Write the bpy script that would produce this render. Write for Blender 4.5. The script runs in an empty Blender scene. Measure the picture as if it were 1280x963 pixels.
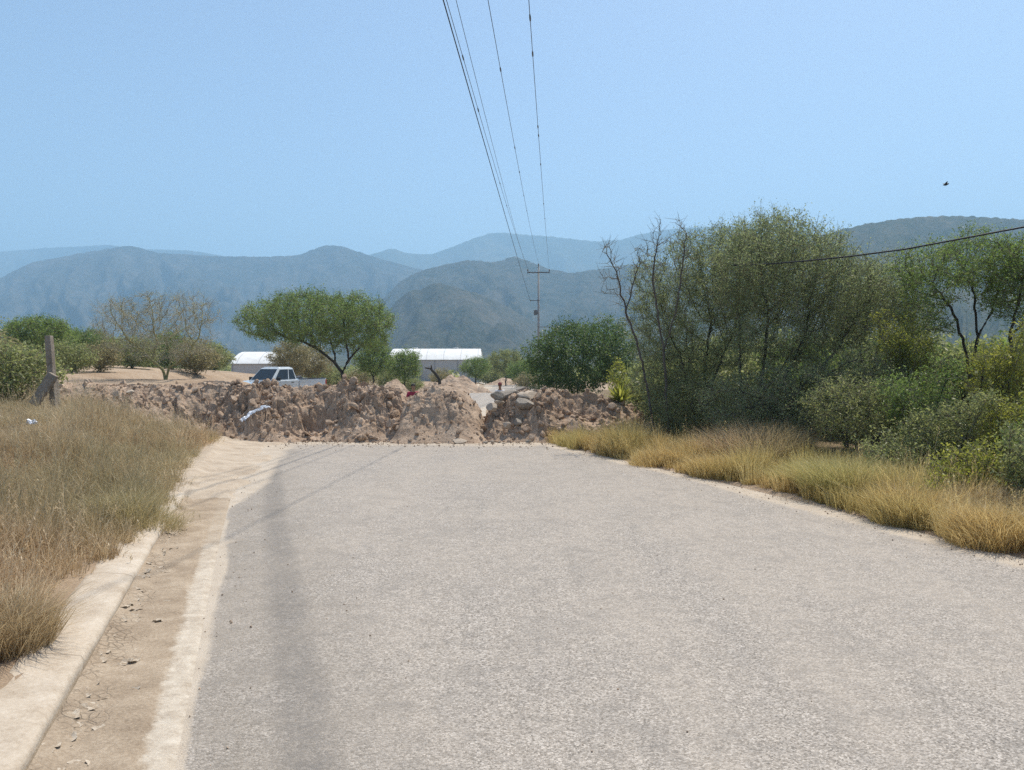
import bpy, bmesh, math, random
import numpy as np
from math import radians as R
from mathutils import Vector, Matrix

# ------------------------------------------------------------------ camera, world, sun, exposure
SC = bpy.context.scene
COL = SC.collection
F_PX, CX, CY, HOR, CAM_H = 960.0, 640.0, 481.5, 445.0, 1.6
PITCH = math.atan((CY - HOR) / F_PX)
SUN_DIR = np.array([0.27, 0.40, 1.0]); SUN_DIR /= np.linalg.norm(SUN_DIR)
SUN_EL = math.asin(SUN_DIR[2]); SUN_ROT = math.atan2(SUN_DIR[0], SUN_DIR[1])

cam = bpy.data.cameras.new('camera'); cam_o = bpy.data.objects.new('camera', cam); COL.objects.link(cam_o)
cam.sensor_width = 36; cam.lens = 36 * F_PX / 1280; cam.clip_end = 30000; cam.clip_start = .05
cam_o.location = (0, 0, CAM_H); cam_o.rotation_euler = (R(90) - PITCH, 0, 0)
SC.camera = cam_o

world = bpy.data.worlds.new('World'); SC.world = world; world.use_nodes = True
wn = world.node_tree; wn.nodes.clear()
sky = wn.nodes.new('ShaderNodeTexSky'); sky.sky_type = 'NISHITA'; sky.sun_disc = False
sky.sun_elevation = SUN_EL; sky.sun_rotation = SUN_ROT
sky.altitude = 0; sky.air_density = 1.0; sky.dust_density = 1.3; sky.ozone_density = .9
bg = wn.nodes.new('ShaderNodeBackground'); bg.inputs['Strength'].default_value = 0.12
wo = wn.nodes.new('ShaderNodeOutputWorld')
wn.links.new(sky.outputs[0], bg.inputs[0]); wn.links.new(bg.outputs[0], wo.inputs[0])

sl = bpy.data.lights.new('sun', 'SUN'); sl.energy = 4.6; sl.angle = R(.53); sl.color = (1, .93, .81)
so = bpy.data.objects.new('sun', sl); COL.objects.link(so)
so.rotation_euler = Vector(SUN_DIR).to_track_quat('Z', 'Y').to_euler()
so.location = (20, 40, 80)

vs = SC.view_settings
vs.view_transform = 'Standard'; vs.look = 'None'; vs.exposure = 0.35; vs.gamma = 1; vs.use_curve_mapping = False
SC.cycles.use_denoising = False
SC.cycles.max_bounces = 8; SC.cycles.diffuse_bounces = 5; SC.cycles.transmission_bounces = 4
SC.cycles.volume_bounces = 1; SC.cycles.transparent_max_bounces = 8
HAZE_DENSITY = 4.0e-4
HAZE_COLOR = (.43, .72, 1.0)

# ------------------------------------------------------------------ helpers
def ray(px, py):
    u, v = (px - CX) / F_PX, (CY - py) / F_PX
    return np.array([u, math.cos(PITCH) + v * math.sin(PITCH), -math.sin(PITCH) + v * math.cos(PITCH)])
def at(px, py, Y):                     # the point at distance Y seen at a spot of the photograph
    d = ray(px, py); p = d * (Y / d[1]); p[2] += CAM_H
    return p
def sstep(t): t = np.clip(t, 0, 1); return t * t * (3 - 2 * t)

def hash2(ix, iy, seed):
    n = (ix.astype(np.int64) * 374761393 + iy.astype(np.int64) * 668265263 + seed * 1442695041) & 0xffffffff
    n = ((n ^ (n >> 13)) * 1274126177) & 0xffffffff
    n = ((n ^ (n >> 16)) * 2246822519) & 0xffffffff
    return ((n ^ (n >> 15)) & 0xffffff) / float(0xffffff)
def vnoise(x, y, seed=0):
    x = np.asarray(x, float); y = np.asarray(y, float)
    ix, iy = np.floor(x), np.floor(y); fx, fy = x - ix, y - iy
    fx = fx * fx * (3 - 2 * fx); fy = fy * fy * (3 - 2 * fy)
    a, b = hash2(ix, iy, seed), hash2(ix + 1, iy, seed); c, d = hash2(ix, iy + 1, seed), hash2(ix + 1, iy + 1, seed)
    return (a * (1 - fx) + b * fx) * (1 - fy) + (c * (1 - fx) + d * fx) * fy
def fbm(x, y, seed=0, octs=4, gain=.5):
    s, a, t = 0, 1, 0
    for k in range(octs):
        s = s + a * (vnoise(x * 2 ** k + 17.3 * k, y * 2 ** k - 9.1 * k, seed + k) * 2 - 1); t += a; a *= gain
    return s / t
def ridged(x, y, seed=0, octs=4):
    s, a, t = 0, 1, 0
    for k in range(octs):
        s = s + a * (1 - np.abs(vnoise(x * 2 ** k, y * 2 ** k, seed + k) * 2 - 1)); t += a; a *= .5
    return s / t
def worley(x, y, seed=0):
    ix, iy = np.floor(x), np.floor(y); best = np.full(np.shape(x), 9.); cell = np.zeros(np.shape(x))
    for dx in (-1, 0, 1):
        for dy in (-1, 0, 1):
            jx, jy = ix + dx, iy + dy
            d = np.hypot(jx + hash2(jx, jy, seed) - x, jy + hash2(jx, jy, seed + 7) - y)
            h = hash2(jx, jy, seed + 13)
            m = d < best; best = np.where(m, d, best); cell = np.where(m, h, cell)
    return best, cell
def blocks(x, y, seed=0):              # angular clods: every cell has its own height and its own tilt
    ix, iy = np.floor(x), np.floor(y); best = np.full(np.shape(x), 9.); out = np.zeros(np.shape(x))
    for dx in (-1, 0, 1):
        for dy in (-1, 0, 1):
            jx, jy = ix + dx, iy + dy
            ox = x - (jx + hash2(jx, jy, seed)); oy = y - (jy + hash2(jx, jy, seed + 7)); d = np.hypot(ox, oy)
            v = (hash2(jx, jy, seed + 13) - .5) + (hash2(jx, jy, seed + 19) - .5) * 1.6 * ox + (hash2(jx, jy, seed + 29) - .5) * 1.6 * oy
            m = d < best; best = np.where(m, d, best); out = np.where(m, v, out)
    return out

def mesh_np(name, verts, quads=None, tris=None, mats=(), mat_q=None, mat_t=None, rnd_q=None, rnd_t=None, smooth=False, vattr=None):
    verts = np.asarray(verts, np.float32).reshape(-1, 3)
    nq = 0 if quads is None else len(quads); nt = 0 if tris is None else len(tris)
    me = bpy.data.meshes.new(name); me.vertices.add(len(verts)); me.vertices.foreach_set('co', verts.ravel())
    loops = []; 
    if nq: loops.append(np.asarray(quads, np.int32).ravel())
    if nt: loops.append(np.asarray(tris, np.int32).ravel())
    loops = np.concatenate(loops) if loops else np.zeros(0, np.int32)
    me.loops.add(len(loops)); me.loops.foreach_set('vertex_index', loops)
    me.polygons.add(nq + nt)
    ls = np.concatenate([np.arange(nq) * 4, nq * 4 + np.arange(nt) * 3]).astype(np.int32)
    me.polygons.foreach_set('loop_start', ls)
    for m in mats: me.materials.append(m)
    if mat_q is not None or mat_t is not None:
        mi = np.concatenate([np.zeros(nq, np.int32) if mat_q is None else np.broadcast_to(mat_q, nq), np.zeros(nt, np.int32) if mat_t is None else np.broadcast_to(mat_t, nt)]).astype(np.int32)
        me.polygons.foreach_set('material_index', mi)
    if rnd_q is not None or rnd_t is not None:
        a = me.attributes.new('rnd', 'FLOAT', 'FACE')
        v = np.concatenate([np.zeros(nq) if rnd_q is None else rnd_q, np.zeros(nt) if rnd_t is None else rnd_t]).astype(np.float32)
        a.data.foreach_set('value', v)
    for k, v in (vattr or {}).items():
        a = me.attributes.new(k, 'FLOAT', 'POINT'); a.data.foreach_set('value', np.asarray(v, np.float32).ravel())
    me.polygons.foreach_set('use_smooth', np.full(nq + nt, smooth, bool))
    me.update(calc_edges=True); me.validate()
    return me

def link(name, me, parent=None, loc=(0, 0, 0)):
    o = bpy.data.objects.new(name, me); COL.objects.link(o); o.location = loc
    if parent is not None: o.parent = parent
    return o
def tag(o, label=None, cat=None, group=None, kind=None):
    if label: o['label'] = label
    if cat: o['category'] = cat
    if group: o['group'] = group
    if kind: o['kind'] = kind
    return o
def empty(name, loc, rz=0):
    o = bpy.data.objects.new(name, None); COL.objects.link(o); o.location = loc; o.rotation_euler = (0, 0, rz)
    o.empty_display_size = .2
    return o
def copy_tree(o, parent=None):
    c = o.copy(); COL.objects.link(c)
    if parent is not None: c.parent = parent
    for ch in list(o.children): copy_tree(ch, c)
    return c

def grid_faces(nr, nc):
    i = np.arange(nr - 1)[:, None] * nc + np.arange(nc - 1)[None, :]
    return np.stack([i, i + 1, i + nc + 1, i + nc], -1).reshape(-1, 4)

# ------------------------------------------------------------------ materials
def new_mat(name):
    m = bpy.data.materials.new(name); m.use_nodes = True; nt = m.node_tree; nt.nodes.clear()
    out = nt.nodes.new('ShaderNodeOutputMaterial')
    return m, nt, out
class NB:
    def __init__(s, nt): s.nt = nt
    def n(s, t, **k):
        nd = s.nt.nodes.new(t)
        for a, b in k.items(): setattr(nd, a, b)
        return nd
    def l(s, a, b): s.nt.links.new(a, b)
    def noise(s, scale, detail=4, rough=.55, vec=None, dist=0):
        nd = s.n('ShaderNodeTexNoise'); nd.inputs['Scale'].default_value = scale; nd.inputs['Detail'].default_value = detail
        nd.inputs['Roughness'].default_value = rough; nd.inputs['Distortion'].default_value = dist
        s.l(vec if vec is not None else s.pos(), nd.inputs['Vector']); return nd.outputs['Fac']
    def pos(s):
        if not hasattr(s, '_p'): s._p = s.n('ShaderNodeNewGeometry').outputs['Position']
        return s._p
    def obj(s):
        if not hasattr(s, '_o'): s._o = s.n('ShaderNodeTexCoord').outputs['Object']
        return s._o
    def ramp(s, fac, stops):
        nd = s.n('ShaderNodeValToRGB'); e = nd.color_ramp.elements
        while len(e) < len(stops): e.new(.5)
        for i, (p, c) in enumerate(stops):
            e[i].position = p; e[i].color = (*c, 1) if not isinstance(c, (int, float)) else (c, c, c, 1)
        s.l(fac, nd.inputs[0]); return nd.outputs[0]
    def mix(s, fac, a, b, mode='MIX'):
        nd = s.n('ShaderNodeMix', data_type='RGBA', blend_type=mode)
        for v, i in ((fac, 0), (a, 6), (b, 7)):
            if hasattr(v, 'is_output'): s.l(v, nd.inputs[i])
            elif i == 0: nd.inputs[0].default_value = v
            else: nd.inputs[i].default_value = (*v, 1)
        return nd.outputs[2]
    def math(s, op, a, b=None, c=None, clamp=False):
        nd = s.n('ShaderNodeMath', operation=op, use_clamp=clamp)
        for i, v in enumerate((a, b, c)):
            if v is None: continue
            if hasattr(v, 'is_output'): s.l(v, nd.inputs[i])
            else: nd.inputs[i].default_value = v
        return nd.outputs[0]
    def attr(s, name): return s.n('ShaderNodeAttribute', attribute_name=name).outputs['Fac']
    def bump(s, h, strength=.5, dist=.02, normal=None):
        nd = s.n('ShaderNodeBump'); nd.inputs['Strength'].default_value = strength; nd.inputs['Distance'].default_value = dist
        s.l(h, nd.inputs['Height'])
        if normal is not None: s.l(normal, nd.inputs['Normal'])
        return nd.outputs[0]
    def bsdf(s, col, rough=.9, normal=None, spec=.3, metal=0):
        nd = s.n('ShaderNodeBsdfPrincipled')
        if hasattr(col, 'is_output'): s.l(col, nd.inputs['Base Color'])
        else: nd.inputs['Base Color'].default_value = (*col, 1)
        nd.inputs['Roughness'].default_value = rough; nd.inputs['Metallic'].default_value = metal
        nd.inputs['Specular IOR Level'].default_value = spec
        if normal is not None: s.l(normal, nd.inputs['Normal'])
        return nd.outputs[0]

def plain(name, col, rough=.6, spec=.4, metal=0, var=.12, scale=8):
    m, nt, out = new_mat(name); b = NB(nt)
    f = b.noise(scale, 5, .6, b.obj())
    c = b.mix(f, tuple(x * (1 - var) for x in col), tuple(min(1, x * (1 + var)) for x in col))
    b.l(b.bsdf(c, rough, None, spec, metal), out.inputs[0]); return m

def leaf_mat(name, c1, c2, c3, trans=.4, patch=None, pscale=.7):
    m, nt, out = new_mat(name); b = NB(nt)
    c = b.ramp(b.attr('rnd'), [(0, c1), (.5, c2), (1, c3)])
    if patch: c = b.mix(b.ramp(b.noise(pscale, 3), [(.4, 0), (.62, 1)]), c, b.mix(.75, c, patch))
    d = b.n('ShaderNodeBsdfDiffuse'); t = b.n('ShaderNodeBsdfTranslucent'); mx = b.n('ShaderNodeMixShader'); mx.inputs[0].default_value = trans
    b.l(c, d.inputs[0]); b.l(c, t.inputs[0]); b.l(d.outputs[0], mx.inputs[1]); b.l(t.outputs[0], mx.inputs[2])
    g = b.n('ShaderNodeBsdfGlossy'); g.inputs['Roughness'].default_value = .45; g.inputs[0].default_value = (1, 1, 1, 1)
    m2 = b.n('ShaderNodeMixShader'); m2.inputs[0].default_value = .025
    b.l(mx.outputs[0], m2.inputs[1]); b.l(g.outputs[0], m2.inputs[2]); b.l(m2.outputs[0], out.inputs[0]); return m

def bark_mat(name, c1, c2, scale=14):
    m, nt, out = new_mat(name); b = NB(nt)
    f = b.noise(scale, 5, .65); c = b.mix(b.ramp(f, [(.3, 0), (.7, 1)]), c1, c2)
    b.l(b.bsdf(c, .9, b.bump(f, .6, .02), .15), out.inputs[0]); return m

def soil_mat(name, dark, mid, pale, sc=2.2, bump=.7):
    m, nt, out = new_mat(name); b = NB(nt)
    n1 = b.noise(sc, 6, .65); n2 = b.noise(22, 6, .7); n3 = b.noise(90, 4, .7)
    f = b.math('ADD', b.math('MULTIPLY', n1, .55), b.math('MULTIPLY', n2, .45))
    f = b.math('ADD', f, b.math('MULTIPLY', b.math('SUBTRACT', b.attr('rnd'), .5), .22))
    c = b.ramp(f, [(.32, dark), (.5, mid), (.68, pale)])
    h = b.math('ADD', b.math('MULTIPLY', n2, .7), b.math('MULTIPLY', n3, .3))
    b.l(b.bsdf(c, .95, b.bump(h, bump, .04), .1), out.inputs[0]); return m

M = {}
M['soil'] = soil_mat('soil', (.20, .134, .092), (.39, .282, .20), (.58, .455, .35))
M['soil_dark'] = soil_mat('soil_dark', (.085, .055, .040), (.155, .105, .075), (.26, .19, .14))
M['soil_sandy'] = soil_mat('soil_sandy', (.24, .165, .115), (.42, .31, .225), (.585, .465, .355))
M['rock'] = soil_mat('rock_grey', (.19, .165, .14), (.29, .255, .215), (.42, .37, .31), 1.8, .5)
M['rock_pale'] = soil_mat('rock_pale', (.33, .27, .21), (.45, .375, .30), (.55, .47, .39), 3, .3)
M['bark_dark'] = bark_mat('bark_dark', (.035, .028, .022), (.085, .07, .055))
M['bark_grey'] = bark_mat('bark_grey', (.075, .062, .052), (.16, .14, .12))
M['bark_olive'] = bark_mat('bark_olive', (.20, .18, .075), (.42, .39, .19))
M['twig'] = bark_mat('twig_grey', (.13, .115, .08), (.26, .235, .17))
M['twig_pale'] = bark_mat('twig_pale', (.27, .25, .18), (.46, .43, .33))
M['leaf_mesquite'] = leaf_mat('leaf_mesquite', (.175, .215, .090), (.275, .325, .14), (.36, .39, .20), .58)
M['leaf_acacia'] = leaf_mat('leaf_acacia', (0.109, 0.165, 0.040), (0.189, 0.274, 0.066), (0.318, 0.405, 0.114), .58)
M['leaf_bright'] = leaf_mat('leaf_bright', (.055, .10, .032), (.105, .17, .052), (.19, .25, .085), .58)
M['leaf_lime'] = leaf_mat('leaf_lime', (0.184, 0.208, 0.036), (0.306, 0.327, 0.052), (0.469, 0.466, 0.096), .58)
M['leaf_dry'] = leaf_mat('leaf_dry', (0.211, 0.180, 0.086), (0.316, 0.277, 0.141), (0.463, 0.410, 0.215), .58)
M['leaf_scrub'] = leaf_mat('leaf_scrub', (0.171, 0.199, 0.074), (0.285, 0.317, 0.120), (0.457, 0.470, 0.185), .58)
M['grass_left'] = leaf_mat('grass_dry_brown', (.33, .22, .125), (.56, .41, .25), (.76, .61, .40), .45, (.36, .31, .16), .30)
M['grass_right'] = leaf_mat('grass_golden', (.38, .26, .10), (.58, .43, .18), (.74, .60, .31), .5, (.46, .40, .15), .5)
M['grass_green'] = leaf_mat('grass_green', (.30, .28, .10), (.46, .41, .16), (.62, .54, .25), .5)
M['grass_olive'] = leaf_mat('grass_olive', (.28, .23, .11), (.45, .38, .19), (.62, .52, .30), .45)
M['grass_straw'] = leaf_mat('grass_straw', (.32, .22, .12), (.46, .34, .21), (.58, .46, .30), .35)

# ------------------------------------------------------------------ terrain, road
_gy = np.arange(-60, 400, .25)
def _smooth(ys, xs, sig):
    v = np.interp(_gy, ys, xs); k = np.exp(-.5 * (np.arange(-40, 41) * .25 / sig) ** 2); k /= k.sum()
    return np.convolve(np.pad(v, 40, mode='edge'), k, 'valid')
_xk = _smooth([-60, -8, 0, 3.1, 6.8, 11.3, 16, 20, 25, 32, 40, 50, 64, 77, 95, 130, 400], [18.9, 1.65, -.92, -1.94, -3.2, -4.65, -6.1, -7.15, -7.9, -8.1, -7.2, -5.6, -3.5, -3.3, -4.0, -8, -60], 1.0)
_xr = _smooth([-60, -8, 0, 6.5, 9.43, 12, 16.4, 20, 25, 32, 40, 50, 64, 77, 95, 130, 400], [24.5, 8.9, 6.5, 4.34, 3.54, 2.63, 1.02, 0, -.85, -1.1, -.2, 1.3, 3.3, 3.6, 3, -1, -53], 1.0)
def xk(y): return np.interp(y, _gy, _xk)
def xr(y): return np.interp(y, _gy, _xr)
def plane(y):
    y = np.asarray(y, float)
    return np.where(y < 150, -.02 * y, -3 - 9 * (1 - np.exp(-np.maximum(y - 150, 0) / 450)))
def ground(x, y):
    x = np.asarray(x, float); y = np.asarray(y, float)
    dl = xk(y) - .30 - x; dr = x - xr(y); P = plane(y)
    B = np.interp(y, [-60, 0, 8, 17, 22, 28, 34, 42, 60, 85, 400], [.25, .25, .33, .45, .85, 1.22, 1.36, 1.45, .9, .0, 0])
    B = B * (1 - sstep((y - 29) / 5) * (1 - sstep((-x - 14.8) / 3)))
    farl = sstep((-x - 15) / 10) * np.interp(y, [20, 30, 60, 150], [.1, .25, .7, 0])
    lo = .10 + B * sstep(dl / 2.4) + farl
    n = fbm(x * .45, y * .45, 3, 4) * .10 + fbm(x * 2.2, y * 2.2, 5, 3) * .03
    near = np.clip(1.5 - y / 200, .4, 1)
    left = lo + n * sstep(dl / 1.2) * near
    right = .015 + .07 * sstep((dr - .8) / 2) + n * sstep(dr / .9) * near + fbm(x * 1.3, y * 1.3, 9, 3) * .02
    a = sstep((dl + .28) / .22); c = sstep((dr + .16) / .24)
    off = -.07 * (1 - a) * (1 - c) + left * a + right * c
    return P + off - .14 * np.exp(-((x + 13) / 4) ** 2 - ((y - 43) / 4.5) ** 2)

def build_ground():
    s = np.linspace(-1, 1, 471); X = np.sign(s) * (np.abs(s) * 14 + (np.abs(s) ** 7) * 9000)
    X = X - 1.5
    t = np.linspace(0, 1, 520); Y = -14 + t * 62 + (t ** 9) * 8500
    gx, gy = np.meshgrid(X, Y)
    # follow the bend of the road so the edges stay sharp
    w = np.exp(-(np.maximum(0, np.abs(gx + 1.5) - 12) / 25) ** 2)
    gx = gx + w * np.interp(gy, [-14, 0, 16, 30, 64, 200], [4.5, 1.5, -1.2, -3, 1.5, 0])
    gz = ground(gx, gy)
    lit = sstep((gx - xr(gy) - .5) / 1.2) * (gy < 60) * .9 + sstep((xk(gy) - .3 - gx) / .6) * (gy < 18) * .75
    me = mesh_np('ground', np.stack([gx, gy, gz], -1), grid_faces(*gx.shape), smooth=True, vattr={'litter': lit})
    m, nt, out = new_mat('ground_dirt'); b = NB(nt)
    n1 = b.noise(.35, 6, .6); n2 = b.noise(6, 6, .7); n3 = b.noise(60, 4, .7)
    c = b.ramp(b.math('ADD', b.math('MULTIPLY', n1, .6), b.math('MULTIPLY', n2, .4)), [(.34, (.25, .175, .118)), (.5, (.38, .285, .20)), (.66, (.50, .40, .30))])
    c = b.mix(b.ramp(b.math('SUBTRACT', n3, .0), [(.35, .5), (.55, 0)]), c, (.17, .12, .085))
    c = b.mix(b.attr('litter'), c, b.ramp(n2, [(.35, (.10, .075, .048)), (.65, (.24, .18, .11))]))
    b.l(b.bsdf(c, .95, b.bump(b.math('ADD', n2, n3), .5, .03), .1), out.inputs[0]); me.materials.append(m)
    return tag(link('ground', me), 'pale dusty valley ground under the scrub', None, None, 'structure')
build_ground()

GUT, LIP = .43, .12
def strip(name, ys, us, zoff, material, extra=None):
    ys = np.asarray(ys); 
    U = np.asarray(us); gy, gu = np.meshgrid(ys, U, indexing='ij')
    L, Rr = xk(gy), xr(gy)
    gx = L + gu if zoff != 'road' else L + GUT + LIP + gu * (Rr - L - GUT - LIP)
    z = plane(gy) + (0 if zoff == 'road' else zoff)
    ud = gx - L
    va = {'lat': ud, 'rgt': Rr - gx}
    if extra: va.update(extra(gx, gy, ud))
    me = mesh_np(name, np.stack([gx, gy, z], -1), grid_faces(*gx.shape), mats=[material], smooth=True, vattr=va)
    return me, gx, gy

def asphalt_mat():
    m, nt, out = new_mat('worn_asphalt'); b = NB(nt)
    vor = b.n('ShaderNodeTexVoronoi'); vor.inputs['Scale'].default_value = 125; b.l(b.pos(), vor.inputs['Vector'])
    vor2 = b.n('ShaderNodeTexVoronoi'); vor2.inputs['Scale'].default_value = 62; b.l(b.pos(), vor2.inputs['Vector'])
    sp = b.n('ShaderNodeSeparateColor'); b.l(vor.outputs['Color'], sp.inputs[0])
    sp2 = b.n('ShaderNodeSeparateColor'); b.l(vor2.outputs['Color'], sp2.inputs[0])
    n_f = b.noise(150, 3, .8); n_m = b.noise(9, 6, .7); n_l = b.noise(.55, 5, .6)
    mp = b.n('ShaderNodeMapping'); b.l(b.pos(), mp.inputs['Vector']); mp.inputs['Rotation'].default_value = (0, 0, -.31); mp.inputs['Scale'].default_value = (1.6, .09, 1)
    n_s = b.noise(1.1, 4, .6, mp.outputs[0])
    chips = b.math('ADD', b.math('MULTIPLY', sp.outputs[0], .6), b.math('MULTIPLY', n_f, .4))
    c = b.ramp(chips, [(.16, (.075, .065, .055)), (.36, (.27, .238, .205)), (.62, (.41, .365, .318)), (.86, (.66, .595, .53))])
    c = b.mix(b.ramp(sp2.outputs[1], [(.80, 0), (.9, .4)]), c, (.19, .165, .14))
    # dust worn in along the lanes
    c = b.mix(b.ramp(b.math('ADD', b.math('MULTIPLY', n_l, .5), b.math('MULTIPLY', n_s, .5)), [(.38, .0), (.62, .5)]), c, (.42, .362, .30))
    c = b.mix(b.ramp(n_m, [(.30, .5), (.52, 0)]), c, (.21, .19, .17))
    c = b.mix(b.ramp(b.noise(1.7, 6, .7, None, .6), [(.50, 0), (.66, .4)]), c, (.24, .215, .19))
    lat = b.attr('lat')
    wob = b.math('MULTIPLY', b.math('SUBTRACT', b.noise(.8, 3), .5), .10)
    # dark tyre mark running along the left lane
    tm = b.math('ABSOLUTE', b.math('SUBTRACT', b.math('ADD', lat, wob), 1.11))
    tmf = b.math('MULTIPLY', b.ramp(tm, [(.0, .80), (.08, .70), (.18, 0)]), b.math('MULTIPLY', b.ramp(b.noise(26, 5, .8), [(.32, .15), (.62, 1)]), b.ramp(b.noise(1.3, 4, .7), [(.3, .45), (.6, 1)])))
    c = b.mix(b.math('MULTIPLY', b.ramp(lat, [(.7, 0), (.82, .5), (1.15, .5), (1.9, 0)]) if False else b.ramp(b.math('MULTIPLY', lat, .4), [(.20, 0), (.27, .55), (.44, .5), (.72, 0)]), b.ramp(b.noise(2.2, 5, .7), [(.32, .3), (.62, 1)])), c, (.225, .195, .16))
    c = b.mix(tmf, c, (.155, .142, .13))
    # sand blown over the surface
    sd = b.attr('sand')
    sn = b.math('ADD', b.math('MULTIPLY', b.noise(5, 6, .7), .5), b.math('MULTIPLY', b.noise(70, 4, .8), .5))
    sf = b.ramp(b.math('ADD', sd, b.math('MULTIPLY', b.math('SUBTRACT', sn, .5), 1.3)), [(.38, 0), (.75, .92)])
    sand = b.ramp(b.math('ADD', b.math('MULTIPLY', b.noise(3, 5, .6), .5), b.math('MULTIPLY', b.noise(120, 3, .7), .5)), [(.3, (.36, .295, .225)), (.5, (.48, .405, .32)), (.7, (.57, .50, .41))])
    c = b.mix(sf, c, sand)
    h = b.math('ADD', b.math('MULTIPLY', vor.outputs['Distance'], -1.0), b.math('MULTIPLY', n_f, .6))
    b.l(b.bsdf(c, .82, b.bump(h, .55, .008), .25), out.inputs[0]); return m

def road_extra(gx, gy, ud):
    d = ud - GUT - LIP
    nz = fbm(gx * .9, gy * .5, 31, 3)
    lim = np.interp(gy, [-5, 3, 7.2, 8.8, 10.2, 13, 17, 21, 30], [.05, .05, .05, .09, .52, .70, 1.0, 1.3, 1.0]) + nz * .22 * np.interp(gy, [7, 10], [.4, 1.6])
    s = sstep(1 - (d - lim * .6) / (lim * .75 + .05)) * .95
    wedge = np.exp(-((gy - (7.1 + d * .35)) / .12) ** 2) * sstep(1 - d / .45) * .8
    s = np.maximum(s, wedge)
    s = np.maximum(s, .33 * sstep(1 - d / 1.1) + 0)
    rr = xr(gy) - gx
    s = np.maximum(s, sstep(1 - (rr - .12 - .12 * nz) / .45) * .95)
    s = np.maximum(s, sstep((gy - 15.6 - nz * .5) / 1.6) * .85 * (gy < 24))
    s = np.maximum(s, .26 + .2 * fbm(gx * .35, gy * .15, 44, 3))
    return {'sand': s}
ys = np.concatenate([np.arange(-12, 2, .5), np.arange(2, 20, .1), np.arange(20, 130, 1.0)])
me, _, _ = strip('road', ys, np.concatenate([np.linspace(0, .3, 60), np.linspace(.31, .93, 50), np.linspace(.935, 1.0, 24)]), 'road', asphalt_mat(), road_extra)
tag(link('road', me), 'worn dusty two lane asphalt road', None, None, 'structure')

def gutter_mat():
    m, nt, out = new_mat('mud_gutter'); b = NB(nt)
    lat = b.attr('lat')
    n1 = b.noise(4, 6, .65); n2 = b.noise(60, 5, .75); n0 = b.noise(1.1, 4, .6)
    mud = b.ramp(b.math('ADD', b.math('MULTIPLY', n1, .5), b.math('MULTIPLY', n2, .5)), [(.34, (.215, .162, .115)), (.5, (.35, .275, .20)), (.66, (.48, .395, .30))])
    wv = b.n('ShaderNodeMix', data_type='VECTOR'); wv.inputs[0].default_value = .05
    nn = b.n('ShaderNodeTexNoise'); nn.inputs['Scale'].default_value = 9; b.l(b.pos(), nn.inputs['Vector']); b.l(b.pos(), wv.inputs[4]); b.l(nn.outputs['Color'], wv.inputs[5])
    v = b.n('ShaderNodeTexVoronoi', feature='DISTANCE_TO_EDGE'); v.inputs['Scale'].default_value = 19; b.l(wv.outputs[1], v.inputs['Vector'])
    crackzone = b.ramp(b.math('ADD', lat, b.math('MULTIPLY', b.math('SUBTRACT', n0, .5), .5)), [(.10, 1), (.26, 0)])
    ck = b.math('MULTIPLY', b.ramp(v.outputs['Distance'], [(.01, 1), (.10, 0)]), b.math('MULTIPLY', crackzone, b.ramp(b.noise(2.3, 3), [(.42, 0), (.58, 1)])))
    c = b.mix(b.math('MULTIPLY', ck, .2), mud, (.20, .15, .11))
    # pale concrete lip between the mud and the asphalt
    lw = b.math('MULTIPLY', b.math('SUBTRACT', b.noise(9, 6, .75), .5), .16)
    lf = b.ramp(b.math('ADD', lat, lw), [(GUT - .02, 0), (GUT + .02, 1)])
    sy = b.n('ShaderNodeSeparateXYZ'); b.l(b.pos(), sy.inputs[0])
    wear = b.math('ADD', b.math('MULTIPLY', sy.outputs[1], .22), b.math('MULTIPLY', b.math('SUBTRACT', b.noise(1.8, 5, .7), .5), 1.6))
    lf = b.math('MULTIPLY', lf, b.ramp(b.math('MULTIPLY', wear, .5), [(.62, .95), (.95, .15)]))
    lf = b.math('MULTIPLY', lf, b.ramp(b.noise(5, 5, .75), [(.30, .45), (.5, 1)]))
    lipc = b.ramp(b.math('ADD', b.math('MULTIPLY', b.noise(12, 5, .7), .6), b.math('MULTIPLY', n2, .4)), [(.35, (.40, .335, .265)), (.55, (.56, .49, .40)), (.7, (.65, .585, .495))])
    c = b.mix(lf, c, lipc)
    h = b.math('ADD', b.math('MULTIPLY', n1, .8), b.math('ADD', b.math('MULTIPLY', n2, .25), b.math('MULTIPLY', ck, -.3)))
    b.l(b.bsdf(c, .95, b.bump(h, .9, .03), .1), out.inputs[0]); return m
us = np.linspace(0, GUT + LIP + .03, 26)
me, gx, gy = strip('gutter', ys[ys < 90], us, .004, gutter_mat())
co = np.zeros(len(me.vertices) * 3, np.float32); me.vertices.foreach_get('co', co); co = co.reshape(-1, 3)
uu = (gx - xk(gy)).ravel()
co[:, 2] += .035 * sstep(1 - uu / .14) + np.where(uu > GUT - .03, .006, 0) - .012 * sstep((uu - GUT - LIP + .02) / .04) + (fbm(co[:, 0] * 5, co[:, 1] * 5, 8, 3) * .012 + .012) * (uu < GUT - .02)
me.vertices.foreach_set('co', co.ravel()); me.update()
tag(link('gutter', me), 'gutter of dried cracked mud along the kerb', None, None, 'structure')

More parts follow.
